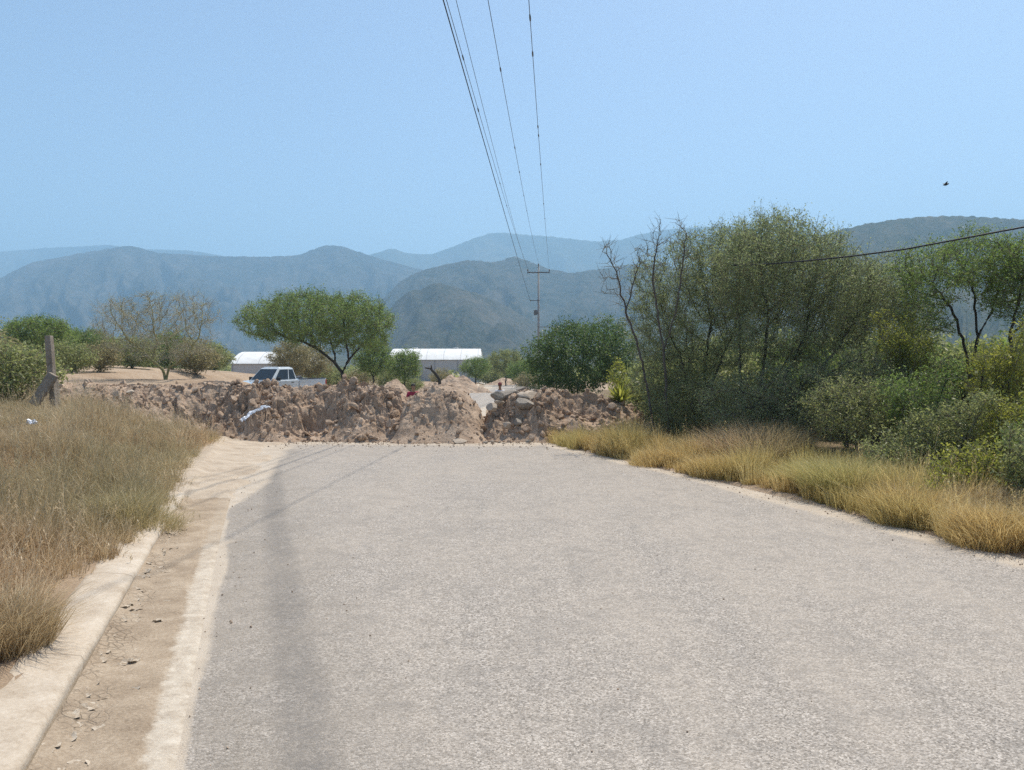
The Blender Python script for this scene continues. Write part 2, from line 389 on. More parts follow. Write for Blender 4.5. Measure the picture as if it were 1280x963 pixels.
def mud_curls():
    rg = np.random.default_rng(12); V, Q, off = [], [], 0; n = 5
    for _ in range(190):
        y = 2.4 + rg.random() ** 1.1 * 5.6; lat = .03 + abs(rg.normal()) * .12
        if lat > .30: continue
        sz = rg.uniform(.012, .034); a = rg.random() * 6.28; k = rg.uniform(5, 12); up = np.array([0, 0, 1.]); c0 = np.array([float(xk(y)) + lat, y, float(plane(y)) + .006 + .035 * float(sstep(1 - lat / .14)) + .009])
        e1 = np.array([math.cos(a), math.sin(a), 0]); e2 = np.array([-math.sin(a), math.cos(a), 0]); ph = rg.random(3) * 6
        for i in range(n):
            for j in range(n):
                u, v = i / (n - 1) * 2 - 1, j / (n - 1) * 2 - 1; r = 1 + .18 * math.sin(3 * math.atan2(v, u) + ph[0]); q = u * sz * r, v * sz * r * .8
                V.append(c0 + e1 * q[0] + e2 * q[1] + up * (min(.018, k * q[0] ** 2 * (1.5 if u > 0 else .4) + k * .4 * q[1] ** 2) - .004))
        Q.append(grid_faces(n, n) + off); off += n * n
    V = np.array(V); Q = np.concatenate(Q); m = soil_mat('mud_flake', (.34, .275, .205), (.48, .40, .31), (.58, .50, .40), 9, .4)
    V2 = V - np.array([0, 0, .004])
    tag(link('mud_curls', mesh_np('mud_curls', np.concatenate([V, V2]), np.concatenate([Q, Q[:, ::-1] + len(V)]), mats=[m], rnd_q=np.random.default_rng(3).random(2 * len(Q)))), 'curled flakes of dried mud beside the kerb', None, None, 'stuff')
mud_curls()

def build_kerb():
    yk = np.concatenate([np.arange(-12, 22, .12), np.arange(22, 90, .8)])
    prof = [(-.02, -.15), (-.008, .062), (-.024, .086), (-.08, .096), (-.20, .102), (-.30, .104), (-.34, .10), (-.36, .06), (-.36, -.15)]
    V = []
    for i, y in enumerate(yk):
        for (u, z) in prof: V.append((u, y, z))
    V = np.array(V); wob = fbm(V[:, 1] * 1.7, V[:, 0] * 3, 71, 3) * .026; chip = fbm(V[:, 1] * 6, V[:, 0] * 9, 73, 3) * .011
    X = xk(V[:, 1]) + V[:, 0] + wob; Z = plane(V[:, 1]) + V[:, 2] + chip
    me = mesh_np('kerb', np.stack([X, V[:, 1], Z], -1), grid_faces(len(yk), len(prof))[:, ::-1], smooth=True)
    m, nt, out = new_mat('dusty_kerb_concrete'); b = NB(nt)
    n1 = b.noise(3.5, 6, .65); n2 = b.noise(45, 5, .7)
    c = b.ramp(b.math('ADD', b.math('MULTIPLY', n1, .6), b.math('MULTIPLY', n2, .4)), [(.33, (.34, .27, .20)), (.5, (.48, .405, .32)), (.66, (.58, .51, .425))])
    sp = b.n('ShaderNodeSeparateXYZ'); b.l(b.pos(), sp.inputs[0]); jt = b.math('ABSOLUTE', b.math('SUBTRACT', b.math('FRACT', b.math('ADD', b.math('MULTIPLY', sp.outputs[1], .62), b.math('MULTIPLY', b.noise(6, 3), .012))), .5))
    c = b.mix(b.ramp(jt, [(.0, .75), (.006, 0)]), c, (.20, .155, .115)); c = b.mix(b.ramp(b.noise(1.1, 6, .7), [(.5, 0), (.68, .55)]), c, (.33, .26, .19))
    b.l(b.bsdf(c, .9, b.bump(b.math('ADD', n1, n2), .4, .015), .2), out.inputs[0]); me.materials.append(m)
    tag(link('kerb', me), 'pale concrete kerb covered in dust', None, None, 'structure')
build_kerb()

def sand_drift():
    yy = np.arange(8.2, 18.6, .07); U = np.linspace(-.9, 1.5, 70); gy, gu = np.meshgrid(yy, U, indexing='ij'); gx = xk(gy) + gu
    n = fbm(gx * 2.0, gy * 1.3, 91, 4); n2 = fbm(gx * 7, gy * 7, 92, 3)
    core = np.where(gu < -.02, .145, np.interp(gu, [-.02, .10, .45, .9, 1.5], [.145, .085, .045, .02, .01]))
    st = sstep((gy - 8.6 - n * .9) / 1.3); wid = np.interp(gy, [8.2, 10, 13, 18.6], [.35, .85, 1.05, 1.35]) + n * .35
    z = plane(gy) - .05 + (core + .05 + .02 * n + .008 * n2) * st * sstep((wid - gu) / .25) * np.where(gu < -.55, sstep((gu + .95) / .4), 1)
    m, nt, out = new_mat('pale_sand'); b = NB(nt); f1 = b.noise(3, 6, .65); f2 = b.noise(70, 5, .75)
    c = b.ramp(b.math('ADD', b.math('MULTIPLY', f1, .55), b.math('MULTIPLY', f2, .45)), [(.33, (.30, .235, .175)), (.5, (.45, .37, .285)), (.66, (.56, .48, .385))])
    b.l(b.bsdf(c, .95, b.bump(b.math('ADD', f1, f2), .6, .02), .1), out.inputs[0])
    tag(link('sand', mesh_np('sand', np.stack([gx, gy, z], -1), grid_faces(*gx.shape), mats=[m], smooth=True)), 'pale sand drifted over the kerb before the dirt barrier', None, None, 'structure')
sand_drift()

# ------------------------------------------------------------------ mountains
def mountain(name, label, prof, Yc, Yf, zf, seed, soil, bush, gul=.25, rough=2.0, bscale=.06):
    px = np.arange(-500, 1801, 3.0); pp = np.array(prof, float)
    py = np.interp(px, pp[:, 0], pp[:, 1]); k = np.exp(-.5 * (np.arange(-12, 13) / 1.1) ** 2); k /= k.sum()
    py = np.convolve(np.pad(py, 12, mode='edge'), k, 'valid')
    t = np.concatenate([np.linspace(0, 1, 110), 1 + np.linspace(.03, .5, 14)])
    T, PX = np.meshgrid(t, px, indexing='ij'); PY = np.broadcast_to(py, T.shape)
    Ycc = Yc * (1 + .10 * fbm(PX * .004, PX * 0 + seed, seed, 3))
    Y = Yf + (Ycc - Yf) * T; u = (PX - CX) / F_PX
    zc = CAM_H + (HOR - PY) / F_PX * Ycc
    H = np.maximum(zc - zf, 0)
    tt = np.minimum(T, 1)
    base = zf + H * (.35 * tt + .65 * tt ** 1.8)
    warp = fbm(PX * .01, T * 2, seed + 3, 3) * .9
    g = ridged(PX * .026 + warp * 1.8 + T * .8, T * 1.7 + warp, seed + 5, 6) ** 1.5 - .5
    g2 = fbm(PX * .06, T * 9, seed + 9, 4)
    env = (tt * (1 - tt) * 4) ** .8
    z = base + H * (gul * 1.0 * g * env + .07 * g2 * env)
    z += rough * (fbm(PX * .33, T * 60, seed + 20, 3)) * np.clip(H / 60, 0, 1)
    back = np.clip(T - 1, 0, 1); z -= H * back * 1.2
    X = u * Y
    me = mesh_np(name, np.stack([X, Y, z], -1), grid_faces(*T.shape), smooth=True)
    m, nt, out = new_mat(name + '_scrub'); b = NB(nt)
    n1 = b.noise(bscale, 5, .7); n2 = b.noise(bscale * .09, 5, .6)
    f = b.math('ADD', b.math('MULTIPLY', n1, .6), b.math('MULTIPLY', n2, .4))
    c = b.ramp(f, [(.40, bush), (.53, tuple((a + c_) / 2 for a, c_ in zip(bush, soil))), (.64, soil)])
    b.l(b.bsdf(c, 1, b.bump(n1, 1.0, 1.2 / bscale * .12), .0), out.inputs[0]); me.materials.append(m)
    return tag(link('mountain', me), label, None, None, 'structure')
mountain('mountain_far', 'pale far mountain ridge', [(-500, 338), (-100, 322), (0, 316), (60, 311), (140, 307), (170, 312), (200, 313), (240, 314), (270, 319), (330, 332), (450, 360), (800, 430), (1800, 440)], 3900, 2900, -14, 11, (.16, .14, .10), (.07, .085, .05), .15, 3)
mountain('mountain_peak', 'broad blue mountain peak behind the foothills', [(-500, 440), (250, 400), (420, 335), (455, 322), (475, 316), (490, 311), (510, 318), (540, 319), (560, 312), (590, 300), (612, 293), (625, 292), (650, 294), (690, 297), (740, 303), (775, 301), (800, 294), (830, 288), (900, 284), (980, 288), (1050, 298), (1200, 320), (1800, 350)], 3500, 2500, -14, 23, (.16, .14, .10), (.07, .085, .05), .18, 3)
mountain('mountain_middle', 'scrub covered mountain range', [(-500, 392), (-100, 368), (0, 350), (40, 330), (100, 318), (165, 308), (200, 317), (270, 321), (340, 322), (375, 320), (405, 308), (425, 308), (450, 316), (490, 328), (520, 336), (560, 346), (620, 354), (700, 352), (760, 347), (850, 350), (1000, 350), (1200, 360), (1800, 380)], 2300, 1150, -13, 37, (.125, .11, .09), (.03, .036, .027), .40, 2.2)
mountain('foothill', 'nearer foothill with wooded gullies', [(-500, 443), (300, 440), (400, 425), (470, 385), (500, 352), (530, 338), (560, 331), (585, 326), (620, 329), (642, 321), (660, 327), (685, 337), (715, 342), (750, 337), (800, 330), (850, 336), (1000, 350), (1200, 365), (1800, 390)], 1500, 800, -12, 53, (.12, .105, .08), (.028, .036, .024), .42, 1.6, .09)
mountain('spur', 'low dark spur below the foothill', [(-500, 444), (420, 444), (450, 430), (475, 400), (490, 384), (500, 373), (513, 364), (527, 363), (538, 356), (548, 353), (556, 357), (566, 358), (577, 362), (600, 368), (622, 378), (655, 396), (720, 428), (800, 442), (1800, 444)], 1050, 560, -11.5, 61, (.115, .10, .075), (.026, .034, .022), .38, 1.2, .12)
mountain('hillside', 'wooded hillside rising at the right', [(-500, 444), (600, 444), (700, 436), (800, 405), (880, 360), (950, 325), (1000, 305), (1040, 291), (1080, 281), (1130, 274), (1190, 271), (1240, 274), (1280, 276), (1400, 285), (1800, 300)], 950, 330, -9, 83, (.13, .115, .08), (.032, .044, .025), .22, 1.6, .14)

# ------------------------------------------------------------------ haze
def build_haze():
    bm = bmesh.new(); bmesh.ops.create_cube(bm, size=1)
    lo, hi = np.array([-10500, -700, -15.5]), np.array([10500, 10200, 640.])
    for v in bm.verts: v.co = Vector((v.co.x + .5, v.co.y + .5, v.co.z + .5)) * Matrix.Identity(3) if False else Vector(lo + (np.array(v.co) + .5) * (hi - lo))
    me = bpy.data.meshes.new('haze'); bm.to_mesh(me); bm.free()
    m = bpy.data.materials.new('haze_air'); m.use_nodes = True; nt = m.node_tree; nt.nodes.clear()
    out = nt.nodes.new('ShaderNodeOutputMaterial'); pv = nt.nodes.new('ShaderNodeVolumePrincipled')
    pv.inputs['Color'].default_value = (*HAZE_COLOR, 1); pv.inputs['Density'].default_value = HAZE_DENSITY
    pv.inputs['Anisotropy'].default_value = .2
    nt.links.new(pv.outputs[0], out.inputs['Volume'])
    try: m.cycles.homogeneous_volume = True
    except Exception: pass
    me.materials.append(m)
    tag(link('haze', me), 'blue haze in the valley air', None, None, 'stuff')
build_haze()

# ------------------------------------------------------------------ tree machinery
def nrm(v): return v / np.maximum(np.linalg.norm(v, axis=-1, keepdims=True), 1e-9)
def blob(ells, n, rng, hollow=.0):
    E = np.array(ells, float); vol = E[:, 3] * E[:, 4] * E[:, 5]; k = rng.choice(len(E), n, p=vol / vol.sum())
    d = nrm(rng.normal(size=(n, 3))); r = (hollow + (1 - hollow) * rng.random(n)) ** (1 / 2.2)
    return E[k, :3] + d * r[:, None] * E[k, 3:6]
def colonize(stems, attr, step, ki, kd, rng, maxn=4000, up=.12, jit=.22, iters=90):
    P = np.zeros((maxn + 400, 3)); par = np.full(maxn + 400, -1); n = 0
    for poly in stems:
        poly = np.array(poly, float); prev = -1
        if n > 0:
            d = np.linalg.norm(P[:n] - poly[0], axis=1)
            if d.min() < .05: prev = int(d.argmin())
        for i in range(len(poly)):
            if i == 0:
                if prev < 0: P[n] = poly[0]; par[n] = -1; prev = n; n += 1
                continue
            seg = poly[i] - poly[i - 1]; m = max(1, int(np.linalg.norm(seg) / step))
            for j in range(1, m + 1):
                P[n] = poly[i - 1] + seg * j / m + rng.normal(size=3) * step * .10; par[n] = prev; prev = n; n += 1
    D = np.linalg.norm(attr[:, None] - P[None, :n], axis=2); near = D.argmin(1); dist = D.min(1)
    alive = np.ones(len(attr), bool)
    if dist.min() > ki: ki = dist.min() * 1.2
    for it in range(iters):
        act = alive & (dist < ki)
        if not act.any() or n >= maxn: break
        v = np.zeros((n, 3)); np.add.at(v, near[act], nrm(attr[act] - P[near[act]]))
        idx = np.unique(near[act]); d = nrm(v[idx] + 1e-6); d = nrm(d + rng.normal(size=d.shape) * jit + np.array([0, 0, up]))
        new = P[idx] + d * step; k = min(len(idx), maxn - n); new = new[:k]; idx = idx[:k]
        P[n:n + k] = new; par[n:n + k] = idx
        dn = np.linalg.norm(attr[:, None] - new[None], axis=2); a = dn.argmin(1); md = dn.min(1)
        b = md < dist; near[b] = n + a[b]; dist[b] = md[b]; n += k
        alive &= dist > kd
    return P[:n].copy(), par[:n].copy()
def radii(P, par, tip=.004, p=2.3, rmax=None):
    n = len(P); acc = np.zeros(n); r = np.zeros(n)
    for i in range(n - 1, -1, -1):
        r[i] = max(tip, acc[i] ** (1 / p))
        if par[i] >= 0: acc[par[i]] += r[i] ** p
    if rmax and r.max() > rmax: 
        f = np.log(rmax / tip) / np.log(r.max() / tip); r = tip * (r / tip) ** f
    return r
def tubes(A, B, dA, dB, rA, rB, k):
    n = len(A); ang = np.arange(k) * 2 * np.pi / k; c, s = np.cos(ang), np.sin(ang)
    def ring(C, d, r):
        ref = np.where(np.abs(d[:, 2:3]) < .9, np.array([[0, 0, 1.]]), np.array([[1., 0, 0]])); u = nrm(np.cross(d, ref)); w = np.cross(d, u)
        return C[:, None] + r[:, None, None] * (u[:, None] * c[None, :, None] + w[:, None] * s[None, :, None])
    V = np.concatenate([ring(A, dA, rA), ring(B, dB, rB)], 1).reshape(-1, 3)
    b = np.arange(n)[:, None] * 2 * k; j = np.arange(k)[None]; j2 = (j + 1) % k
    Q = np.stack([b + j, b + j2, b + k + j2, b + k + j], -1).reshape(-1, 4)
    return V, Q
def branch_mesh(P, par, r, mat, extra=None, name='trunk'):
    i = np.where(par >= 0)[0]; p = par[i]; d = nrm(P[i] - P[p]); dn = np.zeros_like(P); dn[i] = d
    roots = np.where(par < 0)[0]; dn[roots] = (0, 0, 1)
    rs = np.minimum(r[p], r[i] * 1.25)
    dp = nrm(dn[p] * .5 + d * .5 + 1e-9)
    V, Q, MI = [], [], []; off = 0
    for lo, hi, k in ((.025, 9, 7), (.009, .025, 5), (0, .009, 3)):
        m = (r[i] >= lo) & (r[i] < hi)
        if not m.any(): continue
        v, q = tubes(P[p[m]], P[i[m]], dp[m], d[m], rs[m], r[i[m]], k); V.append(v); Q.append(q + off); off += len(v); MI.append(np.full(len(q), int(lo == 0)))
    if extra is not None and len(extra[0]):
        A, B, ra = extra; d = nrm(B - A); v, q = tubes(A, B, d, d, np.full(len(A), ra), np.full(len(A), ra * .5), 3); V.append(v); Q.append(q + off); off += len(v); MI.append(np.ones(len(q), int))
    tw = M['twig_pale'] if mat == M['bark_olive'] else M['twig']
    return mesh_np(name, np.concatenate(V), np.concatenate(Q), mats=[mat, tw], mat_q=np.concatenate(MI), smooth=True)
def leaf_quads(C, axis, L, W, rng):
    n = len(C); a = nrm(axis); b = nrm(np.cross(a, rng.normal(size=(n, 3))))
    L = L[:, None]; W = W[:, None]
    V = np.stack([C - a * L / 2, C + b * W / 2, C + a * L / 2, C - b * W / 2], 1).reshape(-1, 3)
    return V, np.arange(n * 4).reshape(-1, 4)
def foliage(P, par, r, rng, thr, twigs, tl, leaves, ll, lw, spread=.05, center=None, droop=0.0, keep=1.0):
    nodes = np.where((r < thr) & (par >= 0))[0]
    if keep < 1: nodes = nodes[rng.random(len(nodes)) < keep]
    idx = np.repeat(nodes, twigs); base = P[idx]; d0 = nrm(P[idx] - P[par[idx]])
    d = nrm(d0 * .7 + rng.normal(size=d0.shape) * .75 + np.array([0, 0, .25 - droop])); ln = tl * (.5 + rng.random(len(idx)))
    tip = base + d * ln[:, None]
    j = np.repeat(np.arange(len(idx)), leaves); t = rng.random(len(j)) * 1.05
    C = base[j] + d[j] * (ln[j] * t)[:, None] + rng.normal(size=(len(j), 3)) * spread
    ax = nrm(d[j] * .4 + rng.normal(size=(len(j), 3)))
    V, Q = leaf_quads(C, ax, ll * (.6 + .8 * rng.random(len(j))), lw * (.6 + .8 * rng.random(len(j))), rng)
    g = rng.random(len(nodes)); clump = np.repeat(np.repeat(g, twigs), leaves)
    rnd = np.clip(.45 * clump + .55 * rng.random(len(j)), 0, 1)
    return (base, tip), V, Q, rnd

def tree(name, label, cat, base, stems, ells, n_attr, step, ki, kd, bark, leaf, seed, thr=.01, twigs=3, tl=.2, leaves=6, ll=.03, lw=.012, spread=.04, tip=.004, rmax=.12, maxn=3500, group=None, twig_r=.003, up=.12, jit=.22, hollow=.2, keep=1.0, p=2.3, droop=0.0):
    rng = np.random.default_rng(seed); base = np.array(base, float)
    st = [np.array(s, float) - base for s in stems]; E = np.array(ells, float).copy(); E[:, :3] -= base
    A = blob(E, n_attr, rng, hollow)
    P, par = colonize(st, A, step, ki, kd, rng, maxn, up, jit); r = radii(P, par, tip, p, rmax)
    root = empty(name, base); tag(root, label, cat, group)
    tw, V, Q, rnd = foliage(P, par, r, rng, thr, twigs, tl, leaves, ll, lw, spread, droop=droop, keep=keep)
    link('trunk', branch_mesh(P, par, r, M[bark], (tw[0], tw[1], twig_r)), root)
    if len(Q) and leaf: link('crown', mesh_np('crown', V, Q, mats=[M[leaf]], rnd_q=rnd), root)
    return root
def E(px, py, Y, rx, ry, dep=None):          # ellipsoid: centre seen at a spot at distance Y, radii rx, ry in spot units there
    c = at(px, py, Y); k = Y / F_PX
    return (*c, rx * k, (dep if dep else rx * k), ry * k)
def G(px, Y):                                 # ground point straight below a column of the photograph
    x = (px - CX) / F_PX * Y; return np.array([x, Y, float(ground(x, Y)) - .03])

# ------------------------------------------------------------------ the big thicket at the right
def multi(base, tips, mid=.5, rng=random.Random(4)):
    out = []
    for t in tips:
        b = np.array(base); t = np.array(t); m = b + (t - b) * .45 + np.array([rng.uniform(-.15, .15), rng.uniform(-.15, .15), .12]); out.append([b, m, t])
    return out
MESQ = 'thorn trees in the thicket beside the road'
b1 = G(878, 17.2)
tree('mesquite_tree', 'grey green leafy thorn tree with the round crown behind the bare trees', 'tree', b1, multi(b1, [at(850, 440, 17), at(885, 420, 17.6), at(910, 430, 16.8)]),
     [E(872, 400, 17.4, 80, 95, 1.5), E(895, 345, 17.4, 66, 62, 1.4), E(845, 475, 16.9, 56, 50, .9), E(850, 335, 17.4, 30, 40, .8), E(938, 325, 17.4, 52, 46, 1.1), E(910, 300, 17.4, 30, 26, .7), E(818, 405, 17.6, 42, 62, .9), E(806, 345, 17.6, 26, 36, .6)], 2300, .10, 1.0, .18, 'bark_dark', 'leaf_mesquite', 1,
     thr=.02, twigs=4, tl=.27, leaves=9, ll=.046, lw=.018, up=.25, spread=.05, rmax=.10, maxn=6500, tip=.0035, group=MESQ)
b2 = G(935, 14.8)
tree('mesquite_tree', 'large spreading grey green thorn tree with dark limbs fanning to the right', 'tree', b2, multi(b2, [at(960, 400, 14.6), at(1010, 410, 14.4), at(1050, 435, 14.2), at(925, 420, 15.2), at(990, 440, 14)]),
     [E(975, 345, 15, 88, 66, 1.6), E(1045, 365, 14.6, 66, 52, 1.3), E(965, 312, 15.2, 58, 46, 1.1), E(1090, 385, 14.3, 42, 34, .9), E(985, 425, 14.6, 75, 40, 1.0), E(1020, 320, 15, 34, 30, .8), E(1060, 420, 14.2, 40, 24, .7)], 2700, .095, 1.0, .165, 'bark_dark', 'leaf_mesquite', 2,
     thr=.02, twigs=4, tl=.26, leaves=9, ll=.045, lw=.018, up=.22, spread=.05, rmax=.10, maxn=7000, tip=.0035, group=MESQ)
b3 = G(1010, 13.6)
tree('mesquite_tree', 'low tangled thorn tree with dark twigs under the large spreading one', 'tree', b3, multi(b3, [at(990, 500, 13.5), at(1030, 480, 13.3), at(1060, 490, 13.6), at(950, 500, 13.8)]),
     [E(1000, 500, 13.6, 85, 48, 1.0), E(1080, 480, 13.4, 60, 55, .9), E(930, 505, 14, 60, 40, .9)], 1900, .09, .9, .145, 'bark_dark', 'leaf_mesquite', 3,
     thr=.02, twigs=3, tl=.2, leaves=6, ll=.042, lw=.016, spread=.05, rmax=.06, maxn=4600, group=MESQ)
# dark brush at the foot
for i, (px, Y, rx, lab) in enumerate([(842, 17.4, 40, 'dark twiggy shrub beside the right end of the dirt barrier'), (880, 15.8, 60, 'dark twiggy shrub behind the golden grass mound'), (1060, 12.2, 55, 'brownish twiggy shrub behind the tall green grass clump')]):
    b = G(px, Y)
    tree('thorn_shrub', lab, 'shrub', b, multi(b, [at(px - rx * .5, 515, Y), at(px + rx * .5, 510, Y), at(px, 495, Y)]), [E(px, 512, Y, rx, 42, .7)], 900, .09, .8, .15, 'bark_dark' if i < 2 else 'bark_grey', 'leaf_scrub', 30 + i,
         thr=.02, twigs=4, tl=.18, leaves=7, ll=.042, lw=.016, rmax=.03, maxn=2400, group='twiggy shrubs at the foot of the thicket')
# bare trees
b4 = G(822, 16.2)
tree('bare_tree', 'leafless slender tree leaning left out of the thicket', 'tree', b4, [[b4, at(812, 500, 16.1), at(800, 440, 16), at(783, 390, 16), at(770, 340, 16), at(758, 318, 16)], [at(783, 390, 16), at(792, 350, 16), at(800, 330, 15.9)]],
     [E(770, 345, 16, 30, 40, .6), E(762, 315, 16, 22, 18, .5), E(795, 325, 16, 18, 26, .5)], 170, .11, .8, .22, 'bark_grey', None, 5, thr=.02, twigs=2, tl=.22, leaves=0, rmax=.055, tip=.006, twig_r=.004, up=.3, group='leafless trees at the thicket edge')
b5 = G(836, 16.0)
tree('bare_tree', 'taller leafless tree standing upright in front of the thicket', 'tree', b5, [[b5, at(833, 500, 15.9), at(830, 440, 15.8), at(822, 390, 15.8), at(816, 345, 15.8), at(822, 300, 15.8)], [at(830, 440, 15.8), at(845, 390, 15.7), at(852, 340, 15.7), at(858, 290, 15.6)]],
     [E(820, 320, 15.8, 26, 40, .6), E(852, 315, 15.7, 18, 42, .6), E(835, 285, 15.8, 28, 16, .5)], 210, .11, .8, .2, 'bark_grey', None, 6, thr=.02, twigs=2, tl=.22, leaves=0, rmax=.055, tip=.006, twig_r=.004, up=.3, group='leafless trees at the thicket edge')
b2c = G(1085, 15.6)
tree('mesquite_tree', 'small yellowish green thorn tree filling the gap beside the open forked one', 'tree', b2c, multi(b2c, [at(1075, 430, 15.5), at(1100, 420, 15.6), at(1120, 425, 15.4)]),
     [E(1090, 375, 15.6, 40, 42, .9), E(1118, 352, 15.5, 34, 34, .8), E(1065, 400, 15.6, 40, 30, .8), E(1130, 405, 15.3, 36, 30, .8)], 1100, .10, 1.0, .17, 'bark_dark', 'leaf_mesquite', 33,
     thr=.02, twigs=4, tl=.24, leaves=8, ll=.045, lw=.018, spread=.05, rmax=.07, maxn=2600, tip=.0035, up=.22, group=MESQ)
# right hand trees and shrubs
b6 = G(1212, 13.6)
tree('acacia_tree', 'open thorn tree with pale green crown over bare dark forked limbs', 'tree', b6,
     [[b6, at(1213, 470, 13.6), at(1205, 430, 13.6), at(1190, 385, 13.5), at(1165, 355, 13.4)], [at(1213, 470, 13.6), at(1222, 420, 13.6), at(1218, 370, 13.7), at(1210, 340, 13.8)], [at(1222, 420, 13.6), at(1240, 390, 13.5), at(1250, 350, 13.4)]],
     [E(1170, 342, 13.5, 52, 40, .9), E(1220, 328, 13.7, 50, 40, 1.0), E(1255, 350, 13.4, 38, 44, .8), E(1150, 385, 13.6, 34, 40, .7)], 1300, .10, 1.2, .17, 'bark_dark', 'leaf_acacia', 7, thr=.014, twigs=4, tl=.20, leaves=8, ll=.045, lw=.018, spread=.05, rmax=.06, maxn=2600, group='thorn trees at the right edge')
b7 = G(1272, 13.0)
tree('acacia_tree', 'open thorn tree with forked dark limbs cut by the right edge of the picture', 'tree', b7,
     [[b7, at(1270, 470, 13), at(1262, 420, 13), at(1275, 370, 13), at(1280, 340, 13)], [at(1262, 420, 13), at(1300, 390, 13), at(1320, 350, 13)]],
     [E(1285, 328, 13, 50, 42, .9), E(1330, 335, 13, 45, 42, .9), E(1275, 375, 13, 40, 30, .7)], 1000, .10, 1.2, .17, 'bark_dark', 'leaf_acacia', 8, thr=.014, twigs=4, tl=.20, leaves=8, ll=.045, lw=.018, spread=.05, rmax=.06, maxn=2200, group='thorn trees at the right edge')
SH = 'yellow green shrubs under the right hand trees'
for i, (px, Y, els, lf, lab) in enumerate([
    (1150, 11.6, [(1150, 505, 58, 50)], 'leaf_acacia', 'mid green feathery shrub left of the yellow green ones'),
    (1245, 11.8, [(1245, 465, 42, 42), (1290, 455, 40, 40)], 'leaf_lime', 'tall yellow green shrub under the open thorn trees'),
    (1185, 10.6, [(1185, 540, 48, 48), (1150, 560, 34, 30)], 'leaf_scrub', 'olive shrub with thin dark stems behind the roadside grass'),
    (1262, 10.2, [(1262, 545, 48, 52), (1305, 530, 40, 50)], 'leaf_lime', 'low yellow green shrub at the right edge behind the roadside grass'),
    (1120, 13.0, [(1125, 430, 34, 30), (1150, 455, 30, 26)], 'leaf_lime', 'yellow green leafy shrub between the large thorn tree and the open one'),
    (1225, 8.8, [(1225, 590, 46, 38), (1190, 605, 28, 24)], 'leaf_lime', 'low olive yellow shrub rising straight out of the roadside grass'),
    (1120, 10.4, [(1120, 575, 40, 30)], 'leaf_scrub', 'low grey green shrub behind the tall greenish grass clump'),
    (1290, 8.4, [(1290, 590, 40, 46)], 'leaf_scrub', 'grey olive shrub cut by the right edge above the golden grass'),
    (1330, 9.6, [(1330, 540, 60, 70)], 'leaf_acacia', 'green shrub just past the right edge')]):
    b = G(px, Y); rg_ = random.Random(i + 60); e = [E(a, c, Y, d * .8, f * .8, d * Y / F_PX * .7) for a, c, d, f in els]
    for a, c, d, f in els:
        for _ in range(5): e.append(E(a + rg_.uniform(-1.05, 1.05) * d, c + rg_.uniform(-1.1, .5) * f, Y + rg_.uniform(-.5, .4), d * rg_.uniform(.25, .5), f * rg_.uniform(.18, .4), d * Y / F_PX * .4))
    tree('feathery_shrub', lab, 'shrub', b, multi(b, [x[:3] for x in e] + [np.array(e[0][:3]) + np.array([.2, .1, .1]), np.array(e[0][:3]) + np.array([-.25, -.1, -.1])]), e, 620, .085, .9, .14, 'bark_dark', lf, 40 + i,
         thr=.016, twigs=4, tl=.18, leaves=8, ll=.045, lw=.018, rmax=.035, maxn=1900, group=SH, droop=.15)
# dense bright tree at the road bend
b9 = G(722, 27)
tree('leafy_tree', 'dense bright green broadleaf tree at the road bend behind the dirt barrier', 'tree', b9, multi(b9, [at(700, 455, 27), at(730, 445, 27), at(755, 455, 27)]),
     [E(722, 448, 27, 62, 44, 1.6), E(685, 455, 27, 34, 36, 1.0), E(762, 440, 27.4, 36, 40, 1.1), E(735, 425, 27.2, 36, 24, .9), E(700, 420, 26.6, 22, 18, .6), E(758, 412, 27.2, 20, 16, .6), E(668, 438, 26.8, 18, 16, .5), E(695, 475, 26.2, 26, 20, .6), E(735, 470, 26, 30, 22, .6)], 1700, .14, 1.2, .22, 'bark_grey', 'leaf_bright', 9, thr=.02, twigs=3, tl=.25, leaves=9, ll=.085, lw=.042, spread=.08, rmax=.09, maxn=3400, hollow=.35)
b10 = G(772, 19.6)
tree('leafy_shrub', 'small light green leafy shrub above the spiky rosette', 'shrub', b10, multi(b10, [at(772, 480, 19.6), at(780, 470, 19.6)]), [E(772, 474, 19.6, 14, 26, .3)], 160, .08, .8, .12, 'bark_grey', 'leaf_lime', 10, thr=.02, twigs=2, tl=.12, leaves=6, ll=.06, lw=.03, rmax=.02)

# ------------------------------------------------------------------ trees on the left
b = G(207, 28)
tree('thorn_tree', 'nearly leafless thorn tree with yellowish forked limbs at the left', 'tree', b,
     [[b, at(203, 462, 28), at(190, 450, 28), at(178, 438, 28), at(158, 424, 28)], [b, at(212, 460, 28), at(214, 440, 28.2), at(206, 420, 28.2)], [at(212, 460, 28), at(230, 448, 27.8), at(246, 425, 27.8)], [at(203, 462, 28), at(185, 447, 28.4), at(150, 443, 28.6)], [at(190, 450, 28), at(196, 428, 28), at(192, 410, 28)]],
     [E(195, 400, 28, 72, 36, 1.6), E(235, 395, 28, 40, 32, 1.2), E(150, 405, 28, 40, 32, 1.2), E(200, 435, 28, 70, 20, 1.2)], 1000, .13, 1.3, .2, 'bark_olive', 'leaf_scrub', 12, thr=.013, twigs=5, tl=.30, leaves=1, ll=.05, lw=.018, rmax=.16, tip=.006, twig_r=.0045, maxn=3000, keep=.9)
b = G(432, 40)
